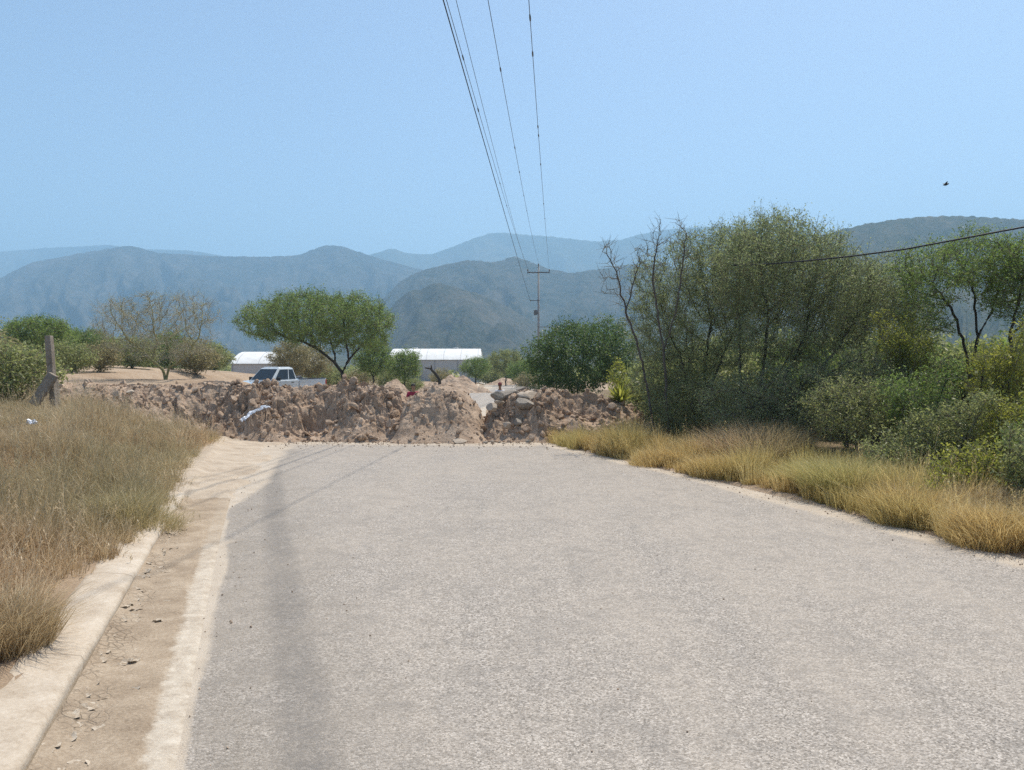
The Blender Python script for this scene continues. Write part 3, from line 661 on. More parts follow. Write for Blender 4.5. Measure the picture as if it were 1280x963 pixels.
tree('umbrella_acacia', 'wide flat topped green acacia with dark leaning trunk behind the pickup truck', 'tree', b,
     [[b, at(428, 466, 40), at(420, 455, 40), at(405, 442, 40), at(380, 428, 40), at(350, 418, 40)], [at(428, 466, 40), at(436, 450, 40), at(452, 432, 40), at(475, 412, 40)], [at(420, 455, 40), at(415, 430, 40.5), at(405, 405, 40.5)], [at(436, 450, 40), at(432, 425, 39.5), at(430, 400, 39.5)]],
     [E(392, 396, 40, 92, 28, 3.2), E(440, 400, 40, 55, 34, 2.6), E(345, 410, 40, 52, 18, 2.2), E(460, 405, 40, 38, 24, 2), E(385, 376, 40, 50, 14, 2), E(458, 428, 40, 34, 14, 2), E(372, 420, 40, 56, 12, 2.4), E(420, 424, 40.5, 40, 14, 2)], 2900, .19, 2.0, .32, 'bark_dark', 'leaf_acacia', 13, thr=.03, twigs=4, tl=.38, leaves=8, ll=.095, lw=.038, spread=.08, tip=.008, rmax=.36, maxn=5200, twig_r=.006)
SM = 'small flat topped acacias behind the dirt barrier'
def small_acacia(px, Y, top, lab, seed, leaf='leaf_acacia', w=28, bark='bark_dark'):
    b = G(px, Y); k = Y / F_PX; g = HOR + (CAM_H - b[2]) / k; h = g - top
    fork = b + np.array([0.05, 0, h * k * .3])
    tree('small_acacia', lab, 'tree', b, [[b, fork, at(px - w * .4, top + h * .4, Y)], [fork, at(px + w * .45, top + h * .38, Y)], [fork, at(px, top + h * .3, Y)]],
         [E(px, top + h * .36, Y, w, h * .34, w * k * .9), E(px + w * .2, top + h * .2, Y, w * .6, h * .2, w * k * .6)], 420, .17, 2.0, .27, bark, leaf, seed, thr=.03, twigs=4, tl=.32, leaves=8, ll=.11, lw=.05, spread=.09, tip=.009, rmax=.11, maxn=1300, twig_r=.007, group=SM)
small_acacia(466, 50, 424, 'small green acacia just right of the big umbrella acacia', 14, w=26)
small_acacia(505, 52, 438, 'small round acacia in front of the left half of the white greenhouse roof', 15, w=24)
small_acacia(362, 54, 424, 'pale olive small acacia behind the pickup truck', 16, 'leaf_dry', 27, 'bark_olive')
small_acacia(594, 74, 446, 'small flat acacia at the right end of the white greenhouse', 17, w=20)
small_acacia(632, 84, 436, 'small acacia between the greenhouse and the bright leafy tree', 18, 'leaf_scrub', 24)
small_acacia(655, 70, 450, 'small dark acacia tucked against the bright leafy tree', 19, w=22)
small_acacia(45, 44, 396, 'green acacia behind the weathered fence post', 20, w=48)
small_acacia(100, 52, 412, 'green acacia between the fence post and the leafless thorn tree', 21, w=44)
small_acacia(385, 58, 432, 'pale olive acacia half hidden behind the umbrella acacia', 22, 'leaf_dry', 34, 'bark_olive')

# ------------------------------------------------------------------ scrub bushes, copies of four
def bush_proto(seed, leaf, label):
    b = np.array([0., 0, 0])
    return tree('scrub_bush', label, 'bush', b, [[b, (.1, 0, .5)], [b, (-.4, .1, .6)], [b, (.4, -.1, .6)]], [(0, 0, .75, 1.1, 1.0, .65), (.3, .2, 1.1, .7, .7, .45)], 420, .15, 1.5, .24, 'bark_grey', leaf, seed, thr=.03, twigs=4, tl=.26, leaves=8, ll=.10, lw=.042, spread=.09, tip=.006, rmax=.05, maxn=1200, twig_r=.006, group='scrub bushes scattered over the valley')
protos = [bush_proto(101, 'leaf_scrub', 'x'), bush_proto(102, 'leaf_dry', 'x'), bush_proto(103, 'leaf_acacia', 'x'), bush_proto(104, 'leaf_scrub', 'x')]
kinds = ['grey green scrub bush', 'dry straw coloured bush', 'fresh green bush', 'olive scrub bush']
spots = [(18, 19, 1.0, 0, 'in front of the green acacia at the far left edge'), (-25, 20, 1.3, 1, 'just outside the left edge'), (4, 24, 1.0, 3, 'left of the weathered fence post'), (90, 33, .95, 3, 'behind and right of the fence post'), (125, 35, .9, 1, 'low behind the left thorn tree'),
         (165, 40, 1.3, 0, 'behind the left side of the leafless thorn tree'), (215, 46, 1.5, 2, 'behind the trunk of the leafless thorn tree'), (245, 42, 1.2, 1, 'right of the leafless thorn tree trunk'), (268, 62, 1.5, 0, 'left of the white greenhouse wall'), (70, 60, 2.2, 2, 'far behind the fence post'),
         (20, 66, 2.4, 0, 'far behind the left edge acacia'), (130, 70, 2.3, 3, 'far back left of the leafless thorn tree'), (190, 75, 2.3, 0, 'far back behind the leafless thorn tree'), (255, 72, 2.2, 3, 'far back right of the leafless thorn tree'), (448, 56, 1.2, 1, 'dry under the umbrella acacia'),
         (485, 60, 1.2, 0, 'between the two small acacias right of the umbrella one'), (515, 56, .9, 3, 'below the small round acacia'), (552, 66, 1.1, 1, 'beside the broken dead branch'), (612, 92, 1.6, 3, 'right of the greenhouse corner'), (645, 96, 2.0, 2, 'left of the utility pole'),
         (672, 104, 2.2, 0, 'at the foot of the utility pole'), (400, 62, 1.3, 3, 'behind the bed of the pickup truck'), (422, 66, 1.4, 0, 'behind the umbrella acacia trunk'), (620, 120, 2.4, 3, 'beyond the greenhouse corner'),
         (585, 130, 2.4, 0, 'beyond the greenhouse roof'), (640, 150, 2.8, 2, 'deep in the gap over the road'), (660, 62, 1.1, 1, 'beside the far road on the right'), (-60, 40, 2.0, 0, 'outside the left edge, further back')]
for _i, (_px, _Y, _s, _k, _w) in enumerate([(830, 21.5, 1.3, 3, 'behind the two bare trees'), (850, 20, 1.35, 0, 'behind the round thorn tree'), (890, 21, 1.5, 3, 'behind the trunks of the spreading thorn tree'), (930, 19.5, 1.4, 0, 'behind the middle of the thicket'), (975, 18.5, 1.35, 3, 'low between the spreading tree limbs'), (1015, 18, 1.35, 2, 'green among the dark limbs right of the spreading tree'), (1055, 18.5, 1.4, 0, 'under the right limbs of the spreading tree'), (1100, 17.5, 1.4, 3, 'behind the mid green feathery shrub'), (1140, 17, 1.35, 2, 'left of the open thorn tree trunk'), (1180, 16.5, 1.35, 0, 'behind the olive feathery shrub'), (1225, 16, 1.35, 3, 'behind the open thorn tree trunk'), (1270, 16, 1.4, 2, 'behind the yellow green shrub at the right edge'), (1320, 15, 1.4, 0, 'past the right edge'), (1000, 30, 2.0, 3, 'far back through the thicket'), (1090, 28, 2.0, 0, 'far back beyond the limbs'), (1180, 27, 1.9, 3, 'far back behind the open thorn tree'), (1280, 26, 1.9, 0, 'far back at the right edge'), (905, 30, 2.0, 0, 'far back behind the round thorn tree')]): spots.append((_px, _Y, _s, _k, _w))
rs = random.Random(5)
for i, (px, Y, s, k, where) in enumerate(spots):
    o = protos[k] if not protos[k].get('used') else copy_tree(protos[k])
    if not protos[k].get('used'): protos[k]['used'] = 1
    g = G(px, Y); o.location = g; o.rotation_euler = (0, 0, rs.uniform(0, 6.28)); o.scale = (s * rs.uniform(.9, 1.15), s * rs.uniform(.9, 1.1), s * rs.uniform(.8, 1.05))
    o['label'] = kinds[k] + ' ' + where
for p_ in protos: del p_['used']
for o in COL.objects:
    if 'used' in o.keys(): del o['used']

def valley_scrub():
    rng = np.random.default_rng(9); n = 3600; Y = 110 + rng.random(n) ** 1.6 * 900; X = (rng.random(n) * 2 - 1) * (Y * .85 + 20)
    keep = (np.abs(X - (xk(Y) + xr(Y)) / 2) > 6) ; X, Y = X[keep], Y[keep]; n = len(X); Z = ground(X, Y); S = .8 + rng.random(n) ** 2 * 1.8
    m = 46; i = np.repeat(np.arange(n), m); d = nrm(rng.normal(size=(n * m, 3))); d[:, 2] = np.abs(d[:, 2])
    C = np.stack([X, Y, Z], -1)[i] + d * (S[i] * (.55 + .45 * rng.random(n * m)))[:, None] * np.array([1.2, 1.2, 1.35])
    V, Q = leaf_quads(C, rng.normal(size=C.shape), S[i] * .55, S[i] * .34, rng); g = rng.random(n)
    me = mesh_np('valley_scrub', V, Q, mats=[M['leaf_scrub']], rnd_q=np.clip(.5 * g[i] + .5 * rng.random(n * m), 0, 1))
    tag(link('valley_scrub', me), 'far scrub covering the valley floor', None, None, 'stuff')
valley_scrub()

# ------------------------------------------------------------------ rocks and clods
def ico(sub):
    bm = bmesh.new(); bmesh.ops.create_icosphere(bm, subdivisions=sub, radius=1); bm.verts.ensure_lookup_table()
    V = np.array([v.co[:] for v in bm.verts]); T = np.array([[v.index for v in f.verts] for f in bm.faces]); bm.free(); return V, T
ICO = {k: ico(k) for k in (1, 2, 4)}
def facet(V, rng, n=9, lo=.62):
    V = V.copy()
    for _ in range(n):
        d = nrm(rng.normal(size=3)); c = rng.uniform(lo, .95); e = V @ d - c; V -= np.maximum(e, 0)[:, None] * d
    return V
def rock(name, label, loc, size, seed, mat='rock', rz=0, tilt=(0, 0), group=None, cat='rock'):
    rng = np.random.default_rng(seed); V, T = ICO[4]; V = facet(V, rng, 10, .38); V = V * (1 + .05 * (rng.random() + fbm(V[:, 0] * 3 + seed, V[:, 1] * 3 + V[:, 2] * 2, seed, 4)))[:, None] * np.array(size) / 2
    me = mesh_np(name, V, tris=T, mats=[M[mat]], smooth=False, rnd_t=np.full(len(T), .5)); o = link(name, me, None, loc); o.rotation_euler = (tilt[0], tilt[1], rz)
    return tag(o, label, cat, group)
def clods(C, S, rng, mat_idx=0):
    tem = [facet(ICO[2][0] if k < 3 else ICO[1][0], rng, 8, .35) * np.array([1, .8, .7]) for k in range(8)]
    VV, TT, RR, off = [], [], [], 0
    for k in range(8):
        m = np.where(rng.integers(0, 8, len(C)) == k)[0]
        m = np.arange(len(C))[np.arange(len(C)) % 8 == k]
        if not len(m): continue
        t = tem[k]; T = ICO[2][1] if k < 3 else ICO[1][1]
        a = rng.random((len(m), 3)) * 6.28; ca, sa = np.cos(a), np.sin(a)
        sc = S[m][:, None] * (.7 + .6 * rng.random((len(m), 3)))
        v = t[None] * sc[:, None]
        for ax in range(3):
            i, j = (ax + 1) % 3, (ax + 2) % 3; x, y = v[..., i].copy(), v[..., j].copy()
            v[..., i] = x * ca[:, ax, None] - y * sa[:, ax, None]; v[..., j] = x * sa[:, ax, None] + y * ca[:, ax, None]
        v += C[m][:, None]; n = len(t)
        VV.append(v.reshape(-1, 3)); TT.append((T[None] + (np.arange(len(m)) * n)[:, None, None] + off).reshape(-1, 3)); RR.append(np.repeat(rng.random(len(m)), len(T))); off += len(m) * n
    return np.concatenate(VV), np.concatenate(TT), np.concatenate(RR)

def base_z(x, y):
    inside = (x > xk(y) - .05) & (x < xr(y) + .05)
    return np.where(inside, plane(y), ground(x, y))
HEAPS = []
def heap(label, prof, Yc, front, back, seed, mat, amp=.10, n_clod=900, cmax=.13, step=.022, dents=(), p_front=.8, smooth_side=None):
    rng = np.random.default_rng(seed); pp = np.array(prof, float)
    x0, x1 = (pp[0, 0] - CX) / F_PX * Yc - .1, (pp[-1, 0] - CX) / F_PX * Yc + .1
    X = np.arange(x0, x1, step); Yv = np.arange(Yc - front - .5, Yc + back + .3, step); gx, gy = np.meshgrid(X, Yv)
    px = gx / Yc * F_PX + CX
    py = np.interp(px, pp[:, 0], pp[:, 1]) + 2; zc = CAM_H + (HOR - py) / F_PX * Yc
    h0 = base_z(gx, gy); 
    yc = Yc + fbm(gx * .9, gx * 0 + 3, seed, 3) * .25
    fr = front * (1 + .16 * fbm(gx * 1.1, gx * 0 + 8, seed + 2, 3)); bk = back * (1 + .15 * fbm(gx * 1.1, gx * 0 + 5, seed + 4, 3))
    tf = np.clip((gy - (yc - fr)) / fr, 0, 1); tb = np.clip(((yc + bk) - gy) / bk, 0, 1)
    s = np.where(gy < yc, sstep(tf * .93 + .07 * tf ** 2) * .35 + .65 * tf ** p_front, sstep(tb))
    endf = sstep((px - pp[0, 0]) / 22) * sstep((pp[-1, 0] - px) / 22)
    Hh = np.maximum(zc - h0, 0) * endf
    qx = gx + fbm(gx * 3, gy * 3, seed + 51, 3) * .10; qy = gy + fbm(gx * 3, gy * 3, seed + 61, 3) * .10
    fine = sstep(fbm(gx * .8, gy * .8, seed + 70, 2) * 1.6 + .5)       # patches of fine earth between the clods
    lump = blocks(qx * 2.4, qy * 2.4, seed + 1) * .75 + (blocks(qx * 5.5, qy * 5.5, seed + 2) * .60 + blocks(qx * 11, qy * 11, seed + 3) * .38) * (.35 + .65 * fine) + fbm(gx * 9, gy * 9, seed + 5, 4) * .30
    env = sstep(s * 2.2) * endf * (1 - .55 * sstep((s - .85) / .15))
    a = amp * np.ones_like(gx)
    if smooth_side: a = a * (1 - .8 * np.exp(-((px - smooth_side[0]) / smooth_side[1]) ** 2))
    z = h0 - .05 + (Hh + .05) * s + a * env * (lump + fbm(gx * 1.3, gy * 1.3, seed + 8, 3) * 1.3)
    for (dx, dz, rx, rz, depth) in dents:        # hollows bitten out of the face
        cx = (dx - CX) / F_PX * Yc; q = ((gx - cx) / rx) ** 2 + ((z - dz) / rz) ** 2
        z = z - depth * np.exp(-q * 1.2) * (gy < yc)
    lx = fbm(gx * 6, gy * 6, seed + 31, 3) * .05 * env; ly = fbm(gx * 6, gy * 6, seed + 41, 3) * .05 * env
    V = np.stack([gx + lx, gy + ly, z], -1); Q = grid_faces(*gx.shape); vis = (z > h0 - .03).ravel(); Q = Q[vis[Q].any(1)]
    # clods lying on the slope and rolled to its foot
    idx = np.where((z > h0 + .03).ravel())[0]; pick = rng.choice(idx, n_clod); C = V.reshape(-1, 3)[pick].copy()
    S = .010 + rng.random(n_clod) ** 7 * cmax; C[:, 2] += S * .25
    nf = n_clod // 4; fx = rng.uniform(x0 + .3, x1 - .3, nf); fy = (Yc - front) - np.abs(rng.normal(size=nf)) * .18 + .25; fs = .008 + rng.random(nf) ** 4 * .05
    if seed == 201: fy += .8
    fz = base_z(fx, fy) + fs * .45
    C = np.concatenate([C, np.stack([fx, fy, fz], -1)]); S = np.concatenate([S, fs])
    cv, ct, cr = clods(C, S, rng)
    used = np.unique(Q); remap = np.full(V.reshape(-1, 3).shape[0], -1); remap[used] = np.arange(len(used)); V = V.reshape(-1, 3)[used]; Q = remap[Q]
    rq = np.full(len(Q), .5)
    o = np.array([(x0 + x1) / 2, Yc, float(np.mean(h0))])
    me = mesh_np('dirt_heap', np.concatenate([V, cv]) - o, Q, ct + len(V), mats=[M[mat]], rnd_q=rq, rnd_t=cr, smooth=False)
    return tag(link('dirt_heap', me, None, o), label, 'dirt heap', 'dirt heaps blocking the road')
heap('long low bank of loose earth from the fence post to the big heap', [(58, 492), (80, 478), (110, 480), (150, 480), (200, 479), (240, 477), (262, 475), (285, 476), (300, 480), (320, 500)], 18.9, 1.7, 1.3, 201, 'soil_sandy', .15, 1500, .10, dents=[(276, .35, .62, .45, .35)])
heap('widest heap of brown clods across the left lane', [(240, 520), (262, 486), (290, 478), (310, 480), (350, 480), (400, 482), (440, 480), (475, 484), (500, 489), (515, 496), (530, 515)], 18.8, 1.55, 1.6, 202, 'soil', .24, 2600, .13, dents=[(268, .35, .5, .42, .45), (402, .1, .55, .28, .26), (385, .62, .3, .2, .18)])
heap('rounded cone shaped heap of finer soil in the middle of the road', [(488, 525), (505, 505), (520, 491), (535, 484), (552, 480), (570, 484), (585, 492), (600, 507), (618, 530)], 18.2, 1.25, 1.5, 203, 'soil_sandy', .10, 900, .08, smooth_side=(598, 22), dents=[(545, .1, .3, .25, .14)])
heap('right hand heap of rocky earth ending in the thicket', [(592, 535), (606, 514), (625, 503), (645, 494), (662, 486), (688, 481), (705, 486), (725, 489), (745, 492), (765, 498), (785, 506), (800, 516), (822, 530), (840, 548)], 18.7, 1.5, 1.5, 204, 'soil', .22, 1800, .12, dents=[(700, .45, .3, .3, .2), (737, .35, .45, .3, .25)])
# spoil further along the road
def far_heap(label, px, py, Y, rx, dep, seed, mat='soil_sandy'):
    rng = np.random.default_rng(seed); g = G(px, Y); top = at(px, py, Y)[2]; H = top - g[2]; w = rx * Y / F_PX
    X = np.linspace(-1.15, 1.15, 70); gx, gy = np.meshgrid(X, X); r = np.hypot(gx, gy) * (1 + .2 * fbm(gx * 2 + seed, gy * 2, seed, 3)); s = sstep(1 - r) ** .8
    z = H * s * (1 + .25 * fbm(gx * 4, gy * 4, seed + 3, 4)) + .12 * fbm(gx * 12, gy * 12, seed + 5, 3) * (s > .02); wx, wy = gx * w, gy * dep
    zz = ground(wx + g[0], wy + g[1]) - g[2] - .06 + z
    me = mesh_np('dirt_heap', np.stack([wx, wy, zz], -1), grid_faces(*gx.shape), mats=[M[mat]], rnd_q=np.full(69 * 69, .5)); tag(link('dirt_heap', me, None, g), label, 'dirt heap', 'spoil heaps along the far road')
far_heap('brown spoil heap left of the far road below the greenhouse', 572, 472, 58, 46, 2.6, 301)
far_heap('small tan spoil heap where the far road bends away', 630, 473, 90, 26, 3.0, 302)
far_heap('pale low mound of earth behind the widest heap', 492, 477, 34, 40, 2.2, 303)
far_heap('tan earth bank left of the far road near the dead branch', 548, 478, 46, 40, 2.2, 304)

def onto(px, py, Y): p = at(px, py, Y); return p
GR = 'grey boulders stacked on the right hand heap'
k = 18.3 / F_PX
for i, (px, py, Y, w, h, d, mat, lab) in enumerate([
    (634, 493, 18.5, 40, 15, .5, 'rock', 'long grey boulder under the seated person with the red cap'),
    (622, 494, 18.2, 18, 13, .3, 'rock', 'rounded dark grey boulder at the left end of the boulder row'),
    (661, 494, 18.3, 34, 13, .45, 'rock_pale', 'flat topped pale boulder right of the long grey one'),
    (657, 504, 18.0, 30, 18, .4, 'rock', 'dark blocky boulder below the flat topped pale one'),
    (617, 509, 17.9, 22, 11, .35, 'rock_pale', 'pale wedge of rock in the gap between the middle and right heaps'),
    (624, 503, 18.1, 14, 6, .25, 'rock_pale', 'thin pale slab lying over the wedge of rock'),
    (653, 484, 19.2, 15, 8, .35, 'rock', 'dark boulder at the back right of the boulder row'),
    (634, 532, 17.55, 10, 12, .2, 'rock_pale', 'small pale upright stone low on the right hand heap'),
    (648, 528, 17.6, 17, 10, .3, 'rock', 'grey stone beside the small pale upright one')]):
    p = at(px, py + (1.5 if py < 500 else 0), Y); s = Y / F_PX; rock('boulder', lab, p, (w * s, d, h * s), 400 + i, mat, rz=.3 * i, group=GR, tilt=(.1 * (i % 3 - 1), .12 * (i % 2)))
p = at(163, 491, 17.6); rock('boulder', 'single white boulder on the low earth bank', p, (.19, .2, .18), 420, 'rock_pale')
p = at(574, 547, 17.0); p[2] = float(plane(17.0)) + .07; rock('stone_slab', 'flat tan slab at the foot of the cone shaped heap', p, (.42, .32, .07), 421, 'rock_pale', .5, (.32, -.12), cat='stone')
p = at(503, 538, 17.35); rock('boulder', 'pale round stone at the left foot of the cone shaped heap', p, (.22, .2, .2), 422, 'rock')
p = at(516, 527, 17.5); rock('boulder', 'dark block of earth left of the cone shaped heap', p, (.34, .3, .26), 423, 'rock')
for i, (px, Y, s, lab) in enumerate([(607, 16.85, .12, 'leftmost of the small dark stones lying on the road'), (615, 16.95, .13, 'second small dark stone from the left lying on the road'), (624, 17.05, .10, 'smallest dark stone lying on the road by the heap'), (661, 16.9, .17, 'dark flat stone lying alone on the road at the right'), (629, 16.85, .07, 'tiny dark stone in front of the right hand heap')]):
    x = (px - CX) / F_PX * Y; rock('stone', lab, (x, Y, float(plane(Y)) + s * .22), (s, s * .8, s * .55), 430 + i, 'rock', i, group='loose stones on the road', cat='stone')
x = (172 - CX) / F_PX * 9.9; rock('stone', 'pale stone at the edge of the dry grass above the gutter', (x, 9.9, float(ground(x, 9.9)) + .10), (.18, .16, .16), 440, 'rock_pale', cat='stone')

def gravel():
    rg = np.random.default_rng(15); C, S = [], []
    def put(x, y, s): C.append(np.stack([x, y, plane(y) + s * .3], -1)); S.append(s)
    n = 1500; y = 17.0 - np.abs(rg.normal(size=n)) * .75 + .5; x = rg.uniform(-5.6, 1.4, n); put(x, y, .005 + .022 * rg.random(n) ** 4)
    n = 900; y = rg.uniform(4, 17, n); put(xr(y) - np.abs(rg.normal(size=n)) * .28, y, .003 + .012 * rg.random(n) ** 4)
    n = 900; y = rg.uniform(2.5, 12, n); put(xk(y) + .02 + np.abs(rg.normal(size=n)) * .45, y, .003 + .010 * rg.random(n) ** 4)
    n = 500; y = rg.uniform(2.5, 16, n); u = rg.random(n); put(xk(y) + .7 + u * (xr(y) - xk(y) - .9), y, .003 + .007 * rg.random(n) ** 4)
    V, T, r = clods(np.concatenate(C), np.concatenate(S), rg)
    tag(link('gravel', mesh_np('gravel', V, tris=T, mats=[M['soil_sandy']], rnd_t=r)), 'loose grit scattered over the road', None, None, 'stuff')
gravel()

# ------------------------------------------------------------------ grass
def seedheads(bx, by, h, rng, zfun=ground):
    n = len(bx); z = zfun(bx, by); a = rng.random(n) * 6.283; l = .1 + .35 * rng.random(n); d = np.stack([np.cos(a) * l, np.sin(a) * l, np.ones(n)], -1); d = nrm(d)
    A = np.stack([bx, by, z], -1); B = A + d * h[:, None]; sd = nrm(np.cross(d, rng.normal(size=(n, 3)))) * .0016
    V = np.stack([A - sd, A + sd, B + sd * .6, B - sd * .6], 1).reshape(-1, 3); Q = np.arange(n * 4).reshape(-1, 4)
    m = 7; k = np.repeat(np.arange(n), m); t = 1 - .22 * rng.random(n * m); C = A[k] + d[k] * (h[k] * t)[:, None] + rng.normal(size=(n * m, 3)) * .006
    V2, Q2 = leaf_quads(C, d[k] + rng.normal(size=(n * m, 3)) * .45, .020 + .02 * rng.random(n * m), .005 + .004 * rng.random(n * m), rng)
    return np.concatenate([V, V2]), np.concatenate([Q, Q2 + len(V)])
def blades(bx, by, h, w, lean, rng, zfun=ground, kink=.35, ang=None):
    n = len(bx); z = zfun(bx, by) - .01; a = rng.random(n) * 6.28 if ang is None else ang; ld = np.stack([np.cos(a), np.sin(a), np.zeros(n)], -1)
    sd = np.stack([-np.sin(a + rng.normal(size=n) * .8), np.cos(a + rng.normal(size=n) * .8), np.zeros(n)], -1)
    B = np.stack([bx, by, z], -1); l = lean * (.3 + rng.random(n))
    m = B + ld * (h * l * kink)[:, None] + np.array([0, 0, 1.]) * (h * .55)[:, None]
    t = B + ld * (h * l)[:, None] + np.array([0, 0, 1.]) * (h * (1 - .25 * l))[:, None]
    W = (w / 2)[:, None]
    V = np.stack([B - sd * W, B + sd * W, m + sd * W * .8, m - sd * W * .8, t], 1).reshape(-1, 3); i = np.arange(n)[:, None] * 5
    return V, np.concatenate([i, i + 1, i + 2, i + 3], 1), np.concatenate([i + 3, i + 2, i + 4], 1)
def grass_obj(name, label, V, Q, T, rnd, mat, kind='stuff', cat=None):
    rq, rt = rnd if isinstance(rnd, tuple) else (rnd, rnd)
    me = mesh_np(name, V, Q, T, mats=[M[mat]], rnd_q=rq, rnd_t=rt); return tag(link(name, me), label, cat, None, kind)
rng = np.random.default_rng(77)
def clumps(cx, cy, rad, hgt, nb, rng):            # tussocks: blades fan out from each centre
    k = np.repeat(np.arange(len(cx)), nb); n = len(k); a = rng.random(n) * 6.283; q = np.sqrt(rng.random(n))
    bx = cx[k] + rad[k] * q * .55 * np.cos(a); by = cy[k] + rad[k] * q * .55 * np.sin(a)
    h = hgt[k] * (.45 + .6 * rng.random(n)); lean = .15 + 1.15 * q * rng.random(n) ** .7; a2 = a + rng.normal(size=n) * .5
    return bx, by, h, lean, a2, k
def left_grass():
    n = 5200; y = 2.2 + rng.random(n) ** .9 * 17.0; d = .08 + rng.random(n) ** 1.3 * 9.5
    e = .30 + .24 * fbm(y * .9, y * 0 + 2, 51, 3) + np.interp(y, [2, 3.3, 3.9, 4.6, 5.2, 6.2, 7.6, 8.6, 9.6, 12, 16, 20], [.1, .12, .0, .25, .12, -.25, -.42, -.32, -.15, -.05, -.3, -.35])
    x = xk(y) - e - d; keep = (x > -16 - y * .4) & ~((y > 17.0) & (x > -9.6)); keep &= rng.random(n) < .75 + .7 * fbm(x * .9, y * .9, 61, 3)
    x, y, d = x[keep], y[keep], d[keep]; n = len(x); nb = rng.integers(35, 75, n)
    hg = (.16 + .44 * rng.random(n) ** 1.6) * (1 + .7 * fbm(x * .7, y * .7, 66, 3)) * (.6 + .4 * sstep(d / .6))
    bx, by, h, lean, a, k = clumps(x, y, .10 + .16 * rng.random(n), hg, nb, rng)
    V, Q, T = blades(bx, by, h, .0042 + .0016 * (by / 8), lean, rng, ang=a)
    tone = np.clip(.5 + .30 * fbm(x * .8, y * .8, 70, 3) + .22 * rng.normal(size=n), 0, 1)
    r = np.clip(tone[k] + .18 * rng.normal(size=len(k)), 0, 1); m = len(bx)
    # thin litter of short blades between the tussocks
    n2 = 70000; y2 = 2.2 + rng.random(n2) ** .9 * 17.0; x2 = xk(y2) - .30 - np.interp(y2, [2, 5.2, 7.6, 9.6, 20], [.15, .2, -.2, -.1, -.2]) - rng.random(n2) ** 1.2 * 9.5
    kp = (x2 > -16 - y2 * .4) & ~((y2 > 17) & (x2 > -9.6)); x2, y2 = x2[kp], y2[kp]; n2 = len(x2)
    V2, Q2, T2 = blades(x2, y2, .08 + .16 * rng.random(n2), np.full(n2, .005), .6 + rng.random(n2), rng)
    ns = 6500; i = rng.integers(0, len(x), ns); V3, Q3 = seedheads(x[i] + rng.normal(size=ns) * .12, y[i] + rng.normal(size=ns) * .12, hg[i] * (1.05 + .5 * rng.random(ns)), rng)
    V2 = np.concatenate([V2, V3]); Q2 = np.concatenate([Q2, Q3 + n2 * 5]); T2r = n2
    o = len(V); grass_obj('dry_grass', 'brown dry grass on the left verge', np.concatenate([V, V2]), np.concatenate([Q, Q2 + o]), np.concatenate([T, T2 + o]), (np.concatenate([r, rng.random(n2), .6 + .4 * rng.random(len(Q3))]), np.concatenate([r, rng.random(n2)])), 'grass_left')
left_grass()
def tuft(label, x, y, rad, h, n, mat, seed, lean=.9, w=.005, group='grass tufts along the road edge', cat='grass tuft'):
    rg = np.random.default_rng(seed); a = rg.random(n) * 6.28; r = rad * np.sqrt(rg.random(n)); bx, by = x + r * np.cos(a), y + r * np.sin(a)
    hh = h * (.5 + .5 * rg.random(n)) * (1 - .35 * (r / rad) ** 2); V, Q, T = blades(bx, by, hh, np.full(n, w), lean, rg)
    # lean outward
    V = V.reshape(n, 5, 3); od = np.stack([np.cos(a), np.sin(a)], -1) * (hh * .45 * r / rad)[:, None]; V[:, 2:4, :2] += od[:, None] * .4; V[:, 4, :2] += od
    o = np.array([x, y, float(ground(x, y))]); V = V.reshape(-1, 3) - o
    rnd = np.clip(rg.normal(.5, .25, n), 0, 1)
    me = mesh_np('grass_tuft', V, Q, T, mats=[M[mat]], rnd_q=rnd, rnd_t=rnd); return tag(link('grass_tuft', me, None, o), label, cat, group)
def gp(px, py): # ground spot seen at a pixel of the sloping plane
    Y = 1.6 * F_PX / (py - HOR - .02 * F_PX); return (px - CX) / F_PX * Y, Y
LT = 'tufts on the left verge'
tuft('rust coloured grass tuft leaning over the kerb at the lower left edge', -2.78, 4.1, .26, .50, 2600, 'grass_left', 501, .8, .0038, LT)
tuft('olive grass tuft spilling over the kerb above the cracked gutter', -3.75, 7.5, .42, .50, 2600, 'grass_olive', 502, .8, .004, LT)
tuft('straw coloured grass tuft where the verge meets the dirt heap', -6.15, 15.6, .16, .32, 500, 'grass_right', 503, .9, .006, LT)
tuft('low olive weeds growing in the sand beside the gutter', -4.62, 12.6, .34, .13, 900, 'grass_olive', 504, 1.3, .006, LT)
tuft('sparse flattened weeds in the sandy gutter', -4.05, 10.5, .24, .10, 500, 'grass_left', 505, 1.4, .006, LT)

